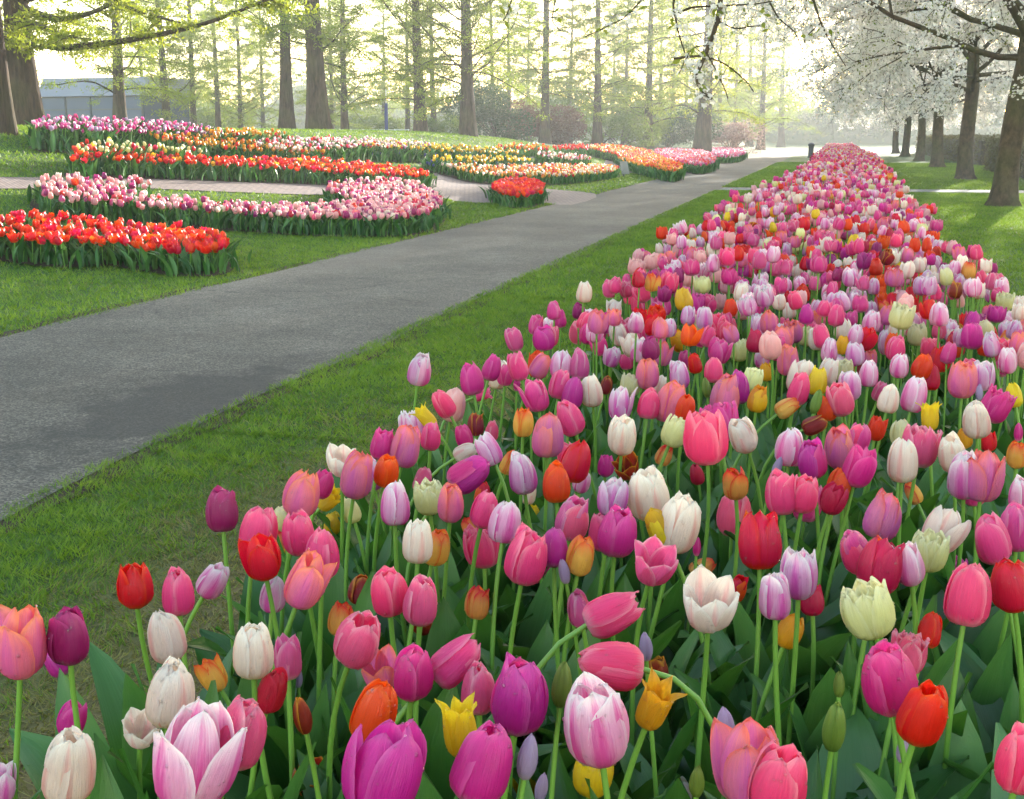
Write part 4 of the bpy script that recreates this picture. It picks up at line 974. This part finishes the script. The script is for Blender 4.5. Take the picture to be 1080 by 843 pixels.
def cherry(seed, detailed=True, nlimb=7, spread=1.0, lean=(.05, 0)):
    """flowering cherry: trunk radius .24, crown radius about 5: meshes trunk, branches, blossom, leaves"""
    r = np.random.RandomState(seed); gt, gb, gf, gl = Geo(), Geo(), Geo(), Geo()
    th = 3.7
    zs = np.array([-.2, 0, .12, .35, .8, 1.5, 2.4, th]); P = np.stack([lean[0] * zs + .05 * np.sin(zs * 1.3 + seed), lean[1] * zs + .04 * np.sin(zs * 1.7 + seed), zs], 1)
    ph = r.rand() * 6.28
    tube(gt, P, .20 * np.array([1.8, 1.65, 1.32, 1.12, 1.0, .95, .88, .72]), 18, lambda s, a: 1 + np.interp(s, [0, .5, 1], [.12, .05, .04])[:, None] * (np.cos(4 * a + ph) + .6 * np.cos(7 * a))[None])
    FP = []
    def grow(p, d, L, rad, lvl):
        k = max(4, int(L / .45)); pts = [p]; 
        for j in range(k):
            up = .10 if lvl == 0 else .0 if lvl == 1 else -.07
            d = unit(d + r.normal(0, .15 if lvl else .10, 3) + np.array([0, 0, up - (.10 * j / k)])); pts.append(pts[-1] + d * L / k)
        pts = np.array(pts); tube(gb, pts, np.linspace(rad, rad * .32, k + 1), 7 if lvl == 0 else 5 if lvl == 1 else 3, cap=False)
        if lvl >= 1:
            n = int(L * (8 if lvl == 1 else 13)); s = r.uniform(.25 if lvl == 1 else .05, .999, n) * k; ii = s.astype(int); f = (s - ii)[:, None]
            FP.append(pts[ii] * (1 - f) + pts[ii + 1] * f + r.normal(0, .045, (n, 3)))
        if lvl < 3:
            nc = {0: 7, 1: 6, 2: 3}[lvl]
            for c in range(nc):
                s = r.uniform(.22, 1.0) * k; i = min(int(s), k - 1); q = pts[i] + (pts[i + 1] - pts[i]) * (s - i)
                b = unit(pts[i + 1] - pts[i]); ax = unit(np.cross(b, r.normal(0, 1, 3))); dd = rot_about(b, ax, r.uniform(.5, 1.05))
                dd[2] = dd[2] * .7 + (.05 if lvl < 1 else -.08); grow(q, unit(dd), L * r.uniform(.42, .62), rad * (.32 + .3 * (1 - s / k)) * 1.05, lvl + 1)
    for i in range(nlimb):
        a = i * 6.283 / nlimb + r.uniform(-.3, .3); el = r.uniform(-.02, .28) if i % 2 == 0 else r.uniform(.5, 1.0)
        z = r.uniform(2.2, th) if i < nlimb - 1 else th
        p = np.array([np.interp(z, zs, P[:, 0]), np.interp(z, zs, P[:, 1]), z])
        grow(p, unit(np.array([math.cos(a), math.sin(a), el])), r.uniform(3.2, 4.4) * spread, .060, 0)
    FP = np.concatenate(FP); FP = FP[FP[:, 2] > 1.6]
    # blossom clusters
    m = 8 if detailed else 4
    C = np.repeat(FP, m, 0) + r.normal(0, .052, (len(FP) * m, 3)); n = len(C)
    N = unit_rows(r.normal(0, 1, (n, 3)) + np.array([0, 0, -.2])); sz = (.022 if detailed else .040) * r.uniform(.75, 1.2, n)
    ref = unit_rows(np.cross(N, r.normal(0, 1, (n, 3)))); S = np.cross(N, ref)
    tone = np.repeat(r.normal(.55, .22, len(FP)), m) + r.normal(0, .1, n)
    if detailed:
        for q in range(5):
            a = q * 1.2566; D = ref * math.cos(a) + S * math.sin(a); T = -ref * math.sin(a) + S * math.cos(a)
            s = sz[:, None]; V = np.stack([C, C + D * s * .62 + T * s * .42 + N * s * .25, C + D * s * 1.08 + N * s * .42, C + D * s * .62 - T * s * .42 + N * s * .25], 1)
            A = np.stack([np.tile([0, .5, 1, .5], (n, 1)), np.zeros((n, 4)), np.repeat(np.clip(tone, 0, 1)[:, None], 4, 1)], -1)
            gf.add(V.reshape(-1, 3), np.arange(4 * n).reshape(-1, 4), A.reshape(-1, 3))
    else:
        s = sz[:, None]; V = np.stack([C + ref * s, C + S * s + N * s * .4, C - ref * s, C - S * s + N * s * .4], 1)
        A = np.stack([np.zeros((n, 4)), np.zeros((n, 4)), np.repeat(np.clip(tone, 0, 1)[:, None], 4, 1)], -1)
        gf.add(V.reshape(-1, 3), np.arange(4 * n).reshape(-1, 4), A.reshape(-1, 3))
    k = r.choice(len(FP), int(len(FP) * .95)); leaf_quads(gl, FP[k] + r.normal(0, .05, (len(k), 3)), r.normal(0, 1, (len(k), 3)) + np.array([0, 0, -.3]), .065, .03, r)
    print('cherry', seed, 'clusters', len(FP))
    return gt.mesh('cherry_trunk', [M_CBARK]), gb.mesh('cherry_branches', [M_CBARK]), gf.mesh('cherry_blossom', [M_WHITE]), gl.mesh('cherry_leaves', [M_CHLEAF])
def unit_rows(a): return a / (np.linalg.norm(a, axis=1)[:, None] + 1e-9)
CH = [cherry(31, True, 10, 1.12, (.025, -.065)), cherry(12, True, 7, 1.15), cherry(13, False, 9), cherry(14, False, 9)]
CHERRY = []
def place_cherry(x, y, k, s, rz, label):
    e = empty('cherry_tree', (x, y, 0), rz); CHERRY.append(e); tag(e, label, 'tree', 'white flowering cherries along the long bed')
    for nm, me in zip(('trunk', 'branches', 'blossom', 'leaves'), CH[k]):
        o = link(nm, me, e); o.scale = (s, s, s)
        if nm != 'trunk': o['kind'] = 'stuff'
for x, y, k, s, rz, lab in (
    (3.15, 9.2, 1, 1.0, 2.4, 'cherry tree overhead whose dark blossoming twigs hang into the top of the view'),
    (2.9, 23.4, 0, 1.0, 1.2, 'nearest white cherry tree with thick mossy trunk before the hedge'),
    (3.62, 37.5, 2, 1.05, 1.9, 'second white cherry along the lawn, behind the nearest one'),
    (3.9, 52, 3, 1.02, 4.0, 'third white cherry in the row, where the lower hedge begins'),
    (4.05, 66, 2, 1.0, 5.2, 'fourth white cherry in the row'),
    (4.1, 80, 3, 1.0, .8, 'fifth white cherry in the row, half hidden by the fourth'),
    (4.2, 94, 2, 1.0, 2.9, 'farthest white cherry, at the end of the row beside the long bed')):
    place_cherry(x, y, k, s, rz, lab)
for i, (x, y, k, rz, lab) in enumerate(((13.5, 52, 3, 1.0, 'white cherry behind the clipped hedge, close to the right edge'), (14.5, 70, 2, 2.2, 'white cherry behind the clipped hedge, second from the right edge'), (14.5, 88, 3, 3.9, 'white cherry behind the far hedge'), (14.5, 108, 2, 5.0, 'white cherry far behind the hedge in the mist'))):
    place_cherry(x, y, k, 1.0, rz, lab)

# twigs of the overhead cherry that hang into view
tw = []
J1, J2 = np.array([1.5, 8.9, 3.3]), np.array([.1, 8.4, 3.1])
tw.append((rounded([np.array([3.15, 9.2, 2.6]), J1, J2, pt(775, -70, 8.0), pt(760, 5, 8), pt(756, 25, 7.9), pt(745, 55, 7.9), pt(735, 81, 7.8), pt(741, 97, 7.8), pt(752, 106, 7.8)]), .026))
for L, ra, d in (([(740, -60), (712, -5), (713.7, 25), (720, 49), (725, 62)], .010, 8.0), ([(711, 62), (727, 60), (743, 60), (765, 68), (786, 85), (795, 97)], .008, 7.9), ([(716, 14), (731, 8), (765, 6), (799, 4), (835, -3)], .009, 8.1),
                 ([(850, -40), (858, 0), (866, 24), (875, 43), (892, 70)], .011, 8.6), ([(560, -50), (541, -4), (536, 12), (531, 22)], .006, 7.6), ([(600, -40), (587, -5), (583, 22), (592, 33)], .006, 7.7), ([(700, -30), (664, 14), (640, 28), (617, 39)], .006, 7.8),
                 ([(757, 22), (775, 30), (792, 28), (806, 27)], .006, 7.9), ([(748, 48), (730, 52), (716, 78)], .005, 7.8), ([(745, 55), (760, 84), (768, 104)], .005, 7.8), ([(812, 3), (822, 20), (838, 34), (846, 52)], .006, 8.1), ([(866, 24), (850, 40), (845, 62)], .005, 8.5)):
    tw.append((rounded([pt(x, y, d + .05 * (i % 2)) for i, (x, y) in enumerate(L)], 4), ra))
r = np.random.RandomState(77); gb, gf, gl = Geo(), Geo(), Geo(); C0 = []
for L, ra in tw:
    tube(gb, L, np.linspace(ra, max(ra * .3, .003), len(L)), 5, cap=False)
    a = int(len(L) * (.42 if ra > .03 else .15)); seg = L[a:]; k = max(3, int(np.linalg.norm(np.diff(seg, axis=0), axis=1).sum() * 14))
    s_ = r.uniform(0, .999, k) * (len(seg) - 1); ii = s_.astype(int); f = (s_ - ii)[:, None]; C0.append(seg[ii] * (1 - f) + seg[ii + 1] * f)
C0 = np.concatenate(C0); ctr = C0[r.rand(len(C0)) < .5] + np.array([0, 0, -.02])
for c in ctr:
    m = r.randint(4, 11); C = c + r.normal(0, .032, (m, 3)); N = unit_rows(r.normal(0, .8, (m, 3)) + np.array([0, 0, -.3])); sz = .019 * r.uniform(.8, 1.15, m)
    ref = unit_rows(np.cross(N, r.normal(0, 1, (m, 3)))); S = np.cross(N, ref)
    for q in range(5):
        a = q * 1.2566; D = ref * math.cos(a) + S * math.sin(a); T = -ref * math.sin(a) + S * math.cos(a); s1 = sz[:, None]
        V = np.stack([C, C + D * s1 * .62 + T * s1 * .42 + N * s1 * .25, C + D * s1 * 1.08 + N * s1 * .42, C + D * s1 * .62 - T * s1 * .42 + N * s1 * .25], 1)
        A = np.tile(np.array([[0, 0, .6]]), (4 * m, 1)); A[:, 2] += r.normal(0, .2, 4 * m); gf.add(V.reshape(-1, 3), np.arange(4 * m).reshape(-1, 4), np.clip(A, 0, 1))
k = len(C0); leaf_quads(gl, np.repeat(C0, 2, 0)[::2] + r.normal(0, .02, (k, 3)), r.normal(0, 1, (k, 3)) + np.array([0, 0, -.2]), .062, .028, r)
adopt('hanging_twigs', gb.mesh('cherry_hanging_twigs', [M_CBARK]), CHERRY[0]); o = adopt('hanging_blossom', gf.mesh('cherry_hanging_blossom', [M_WHITE]), CHERRY[0]); o['kind'] = 'stuff'
o = adopt('hanging_leaves', gl.mesh('cherry_hanging_leaves', [M_CHLEAF]), CHERRY[0]); o['kind'] = 'stuff'

# ---------------------------------------------------------------- hedges, shrubs, far wood
def leafy_block(name, label, cat, x0, x1, y0, y1, hgt, n, size, mat, seed, core, group=None):
    r = np.random.RandomState(seed)
    e = empty(name, ((x0 + x1) / 2, (y0 + y1) / 2, 0)); tag(e, label, cat, group)
    g = Geo(); box_geo(g, (x0 - x1) / 2 + .12, (x1 - x0) / 2 - .12, (y0 - y1) / 2 + .12, (y1 - y0) / 2 - .12, 0, hgt - .12); link('core', g.mesh('hedge_core', [core], False), e)
    g = Geo(); A = [(hgt * (y1 - y0), 0), (hgt * (y1 - y0), 1), ((x1 - x0) * (y1 - y0), 2), ((x1 - x0) * hgt, 3), ((x1 - x0) * hgt, 4)]; tot = sum(a for a, _ in A)
    for a, f in A:
        k = int(n * a / tot); u, v, d = r.rand(k), r.rand(k), r.normal(0, .05, k)
        X = (x0 + d if f == 0 else x1 + d if f == 1 else x0 + (x1 - x0) * u) - (x0 + x1) / 2 + np.zeros(k)
        Y = (y0 + d if f == 3 else y1 + d if f == 4 else y0 + (y1 - y0) * (u if f < 2 else v)) - (y0 + y1) / 2 + np.zeros(k)
        Z = hgt + d if f == 2 else hgt * v
        leaf_quads(g, np.stack([X, Y, Z + np.zeros(k)], 1), r.normal(0, 1, (k, 3)), size, size * .6, r, 0, np.clip(r.normal(.5, .25, k), 0, 1))
    o = link('foliage', g.mesh('hedge_leaves', [mat]), e); o['kind'] = 'stuff'
M_CORE = plain('hedge_twigs', (.035, .028, .016), .95)
leafy_block('clipped_hedge', 'brown-green clipped hedge behind the nearest cherry trunk', 'hedge', 5.2, 6.3, 26, 47.5, 1.12, 26000, .075, M_HEDGE, 3, M_CORE, 'clipped hedges beyond the cherries')
leafy_block('clipped_hedge', 'second clipped hedge farther off, in line behind the first', 'hedge', 5.7, 6.8, 55, 96, 1.15, 12000, .12, M_HEDGE, 4, M_CORE, 'clipped hedges beyond the cherries')
def shrub(label, px, d, wm, hm, mat, seed, n=9000, size=.11, name='shrub', lobes=9, group=None):
    r = np.random.RandomState(seed); p = at_depth(px, d); e = empty(name, (p[0], p[1], p[2] - .05)); tag(e, label, 'shrub', group)
    g = Geo(); C = np.stack([r.uniform(-.5, .5, lobes) * wm * .75, r.uniform(-.4, .4, lobes) * wm * .6, r.uniform(.25, .75, lobes) * hm], 1)
    k = r.randint(0, lobes, n); R_ = r.uniform(.55, 1, lobes) * np.minimum(wm * .32, hm * .45)
    D = unit_rows(r.normal(0, 1, (n, 3))); P = C[k] + D * (R_[k] * r.uniform(.45, 1.05, n) ** .5)[:, None] * np.array([1.15, 1, .85]); P[:, 2] = np.abs(P[:, 2]) + .03
    leaf_quads(g, P, D + r.normal(0, .7, (n, 3)), size, size * .55, r, 0, np.clip(r.normal(.5, .2, n) + .2 * (r.rand(lobes)[k] - .5), 0, 1))
    o = link('foliage', g.mesh('shrub_leaves', [mat]), e); o['kind'] = 'stuff'
    g = Geo()
    for j in range(lobes):
        tube(g, bezier(np.array([0, 0, -.1]) + r.normal(0, .1, 3) * [1, 1, 0], np.array([C[j, 0] * .2, C[j, 1] * .2, hm * .2]), C[j] * .8, C[j], 6), np.linspace(.04, .012, 6), 5)
    link('stem', g.mesh('shrub_stems', [M_CBARK]), e)
shrub('dark evergreen round shrub behind the thick fluted redwood', 528, 66, 5.2, 3.2, M_DARKLEAF, 1, 12000, .13)
shrub('wide copper-brown shrub right of the dark evergreen', 592, 70, 8.5, 2.6, M_COPPER, 2, 14000, .12, lobes=14)
shrub('low pale green shrub beside the clean dark redwood trunk', 470, 60, 3.2, 1.5, M_MIDLEAF, 3, 6000, .10)
shrub('bright green shrub above the copper one', 632, 84, 9, 4.2, M_MIDLEAF, 4, 12000, .16)
shrub('dark green shrub left of the yellow-green tree', 706, 88, 8, 3.6, M_DARKLEAF, 5, 11000, .16)
shrub('pinkish flowering shrub right of the yellow-green tree', 772, 90, 4.6, 2.4, M_PINKSHRUB, 6, 7000, .12)
shrub('low green shrub between the copper one and the far trunks', 655, 74, 5, 2.0, M_MIDLEAF, 7, 6000, .12)
shrub('grey-green bush left of the blue banner', 380, 92, 8, 3.0, M_MIDLEAF, 8, 7000, .18)
shrub('hazy green bush just beyond the right end of the building', 214, 88, 6, 3.4, M_MIDLEAF, 10, 7000, .16)
shrub('hazy bush between the building and the paired thick redwoods', 262, 96, 10, 3.2, M_MIDLEAF, 9, 8000, .18)
def wood(label, line, hgt, n, size, mat, seed):
    r = np.random.RandomState(seed); g = Geo(); line = np.array(line, float)
    seg = r.randint(0, len(line) - 1, n); t = r.rand(n)[:, None]; B = line[seg] * (1 - t) + line[seg + 1] * t
    k = 70; ci = r.randint(0, k, n); cs = r.rand(k); ch = r.uniform(.55, 1, k)
    s = cs[ci] * (len(line) - 1) + r.normal(0, .035, n); s = np.clip(s, 0, len(line) - 1.001); i = s.astype(int); f = (s - i)[:, None]; B = line[i] * (1 - f) + line[i + 1] * f
    off = r.normal(0, 3.0, (n, 2)); z = hgt * ch[ci] * np.abs(np.sin(np.arccos(np.clip(r.uniform(-.2, 1, n), -1, 1)))) * r.uniform(.2, 1, n) ** .5
    P = np.stack([B[:, 0] + off[:, 0], B[:, 1] + off[:, 1], z], 1)
    leaf_quads(g, P, r.normal(0, 1, (n, 3)), size, size * .6, r)
    o = tag(link('distant_wood', g.mesh('distant_wood', [mat])), label, 'wood', kind='stuff')
    q = np.linspace(0, len(line) - 1.001, 160); i = q.astype(int); f = (q - i)[:, None]; B = line[i] * (1 - f) + line[i + 1] * f
    hh = hgt * (.45 + .18 * np.sin(q * 9) * np.sin(q * 23 + 1) + .12 * r.rand(160)); out = unit_rows(np.stack([B[:, 0], B[:, 1] - 40, 0 * q], 1))
    rows = []
    for a, b in ((0, 0), (1.5, .6), (3, .9), (5, 1.0), (8, .6), (9, 0)): rows.append(np.concatenate([B + out[:, :2] * a, (hh * b - .1)[:, None]], 1))
    g = Geo(); g.add(np.stack(rows, 1).reshape(-1, 3), grid_faces(6, 160)); c = link('understorey', g.mesh('wood_understorey', [mat]), o); c['kind'] = 'stuff'
wood('misty wood closing the view beyond the end of the path', [(-150, 120), (-90, 165), (-30, 190), (30, 205), (90, 190), (150, 150)], 12, 70000, .6, M_MIDLEAF, 5)

# ---------------------------------------------------------------- building, banner, railing, bollard, sign
def local_box(parent, name, mat, *b, part=None):
    g = Geo(); box_geo(g, *b); return link(name, g.mesh(name, [mat], False), parent)
M_BLUEGLASS = plain('blue_grey_glass', (.030, .055, .115), .45, 0, .1, .3)
M_FRAME = plain('dark_window_frame', (.05, .06, .075), .5)
M_ROOF = plain('pale_roof_sheet', (.17, .18, .22), .5, 0, .06, .4)
M_WALL = plain('blue_grey_cladding', (.045, .062, .105), .95, 0, .08, .5)
pb = at_depth(118, 74)
bld = empty('glass_building', (pb[0], pb[1], 1.0), R(-10)); tag(bld, 'long low blue-grey building with window band and pale roof behind the left trees', 'building')
local_box(bld, 'wall', M_WALL, -5.2, 2.55, 0, 4, -1.6, .95)
for k in range(4):
    f = local_box(bld, 'window', M_FRAME, -5.1 + 1.92 * k, -5.1 + 1.92 * k + 1.84, -.10, -.003, .96, 2.48)
    local_box(f, 'pane', M_BLUEGLASS, -5.03 + 1.92 * k, -5.1 + 1.92 * k + 1.77, -.125, -.103, 1.04, 1.70)
    local_box(f, 'pane', M_BLUEGLASS, -5.03 + 1.92 * k, -5.1 + 1.92 * k + 1.77, -.125, -.103, 1.78, 2.41)
local_box(bld, 'wall', M_WALL, -5.2, 2.55, .02, 4, .952, 2.50)
g = Geo(); g.add([(-5.4, -.3, 2.51), (2.7, -.3, 2.51), (2.7, 4.3, 2.51), (-5.4, 4.3, 2.51), (-5.4, .5, 3.62), (2.7, .5, 3.55), (2.7, 4.2, 3.55), (-5.4, 4.2, 3.62)],
                 [(0, 1, 5, 4), (1, 2, 6, 5), (2, 3, 7, 6), (3, 0, 4, 7), (4, 5, 6, 7), (3, 2, 1, 0)])
link('roof', g.mesh('roof', [M_ROOF], False), bld)
# banner
p = at_depth(408, 70); ban = empty('banner_pole', (p[0], p[1], p[2]), YAW); tag(ban, 'tall blue banner hanging from a slim pole before the white railing', 'banner')
M_POLE = plain('galvanised_pole', (.45, .46, .48), .4, .6); M_BLUE = plain('blue_banner_cloth', (.012, .03, .16), .7)
g = Geo(); tube(g, [(0, 0, -.1), (0, 0, 1.5), (0, 0, 3.1)], [.035, .03, .025], 8); link('pole', g.mesh('banner_pole', [M_POLE]), ban)
zz_ = np.linspace(.55, 2.35, 12); u_ = np.linspace(-.09, .09, 5); V = np.stack([u_[None] + 0 * zz_[:, None], -.06 + .03 * np.sin(zz_[:, None] * 4 + u_[None] * 9), zz_[:, None] + 0 * u_[None]], -1)
g = Geo(); g.add(V.reshape(-1, 3), grid_faces(5, 12)); V2 = V + [0, .012, 0]; g.add(V2.reshape(-1, 3), grid_faces(5, 12)); link('cloth', g.mesh('banner_cloth', [M_BLUE]), ban)
# railing
p = at_depth(388, 74); rl = empty('white_railing', (p[0], p[1], p[2]), YAW); tag(rl, 'thin white railing on the rise behind the banner', 'railing')
M_WHITEP = plain('white_paint', (.78, .78, .78), .5)
for k in range(7):
    g = Geo(); tube(g, [(-2.4 + .8 * k, 0, -.1), (-2.4 + .8 * k, 0, 1.0)], .03, 6); link('post', g.mesh('railing_post', [M_WHITEP]), rl)
for z in (.5, .96):
    g = Geo(); tube(g, [(-2.45, 0, z), (0, 0, z), (2.45, 0, z)], .025, 6); link('rail', g.mesh('railing_rail', [M_WHITEP]), rl)
# bollard
p = hit(855, 166.5); bo = empty('bollard', (p[0], p[1], 0)); tag(bo, 'dark bollard with rounded cap standing at the end of the path', 'bollard')
M_BOL = plain('dark_green_iron', (.030, .032, .030), .5); 
g = Geo(); tube(g, [(0, 0, 0), (0, 0, .06), (0, 0, .07), (0, 0, .60), (0, 0, .66)], [.20, .20, .155, .15, .15], 16); link('post', g.mesh('bollard_post', [M_BOL]), bo)
g = Geo(); tube(g, [(0, 0, .662), (0, 0, .68), (0, 0, .76), (0, 0, .82), (0, 0, .85)], [.18, .19, .19, .13, .05], 16); link('cap', g.mesh('bollard_cap', [M_BOL]), bo)
# sign stone
p = hit(658.5, 186.5); si = empty('plant_sign', (p[0], p[1], 0), YAW + R(35)); tag(si, 'small pale sign tilted back on a short foot at the corner of the orange bed', 'sign')
M_SIGN = plain('pale_sign_board', (.26, .25, .22), .6); 
g = Geo(); tube(g, [(0, .03, 0), (0, .05, .25)], .03, 8); link('foot', g.mesh('sign_foot', [M_FRAME]), si)
bm = bmesh.new(); bmesh.ops.create_cube(bm, size=1); bmesh.ops.scale(bm, vec=(.30, .025, .40), verts=bm.verts); bmesh.ops.bevel(bm, geom=bm.edges[:] , offset=.008, segments=2, affect='EDGES')
bmesh.ops.rotate(bm, matrix=Matrix.Rotation(R(-18), 3, 'X'), verts=bm.verts); bmesh.ops.translate(bm, vec=(0, 0, .27), verts=bm.verts)
me = bpy.data.meshes.new('sign_board'); bm.to_mesh(me); bm.free(); me.materials.append(M_SIGN); link('board', me, si)

# ---------------------------------------------------------------- morning haze
g = Geo(); box_geo(g, -195, 195, -20, 325, -1.0, 21.5)
hz = NT('haze'); pv = hz.n('ShaderNodeVolumePrincipled', {'Color': (.93, .96, 1.0, 1), 'Density': HAZE, 'Anisotropy': 0.42}); hz.t.links.new(pv.outputs[0], hz.out.inputs['Volume'])
tag(link('haze', g.mesh('haze', [hz.m], False)), 'pale morning haze filling the garden', 'haze', kind='stuff')
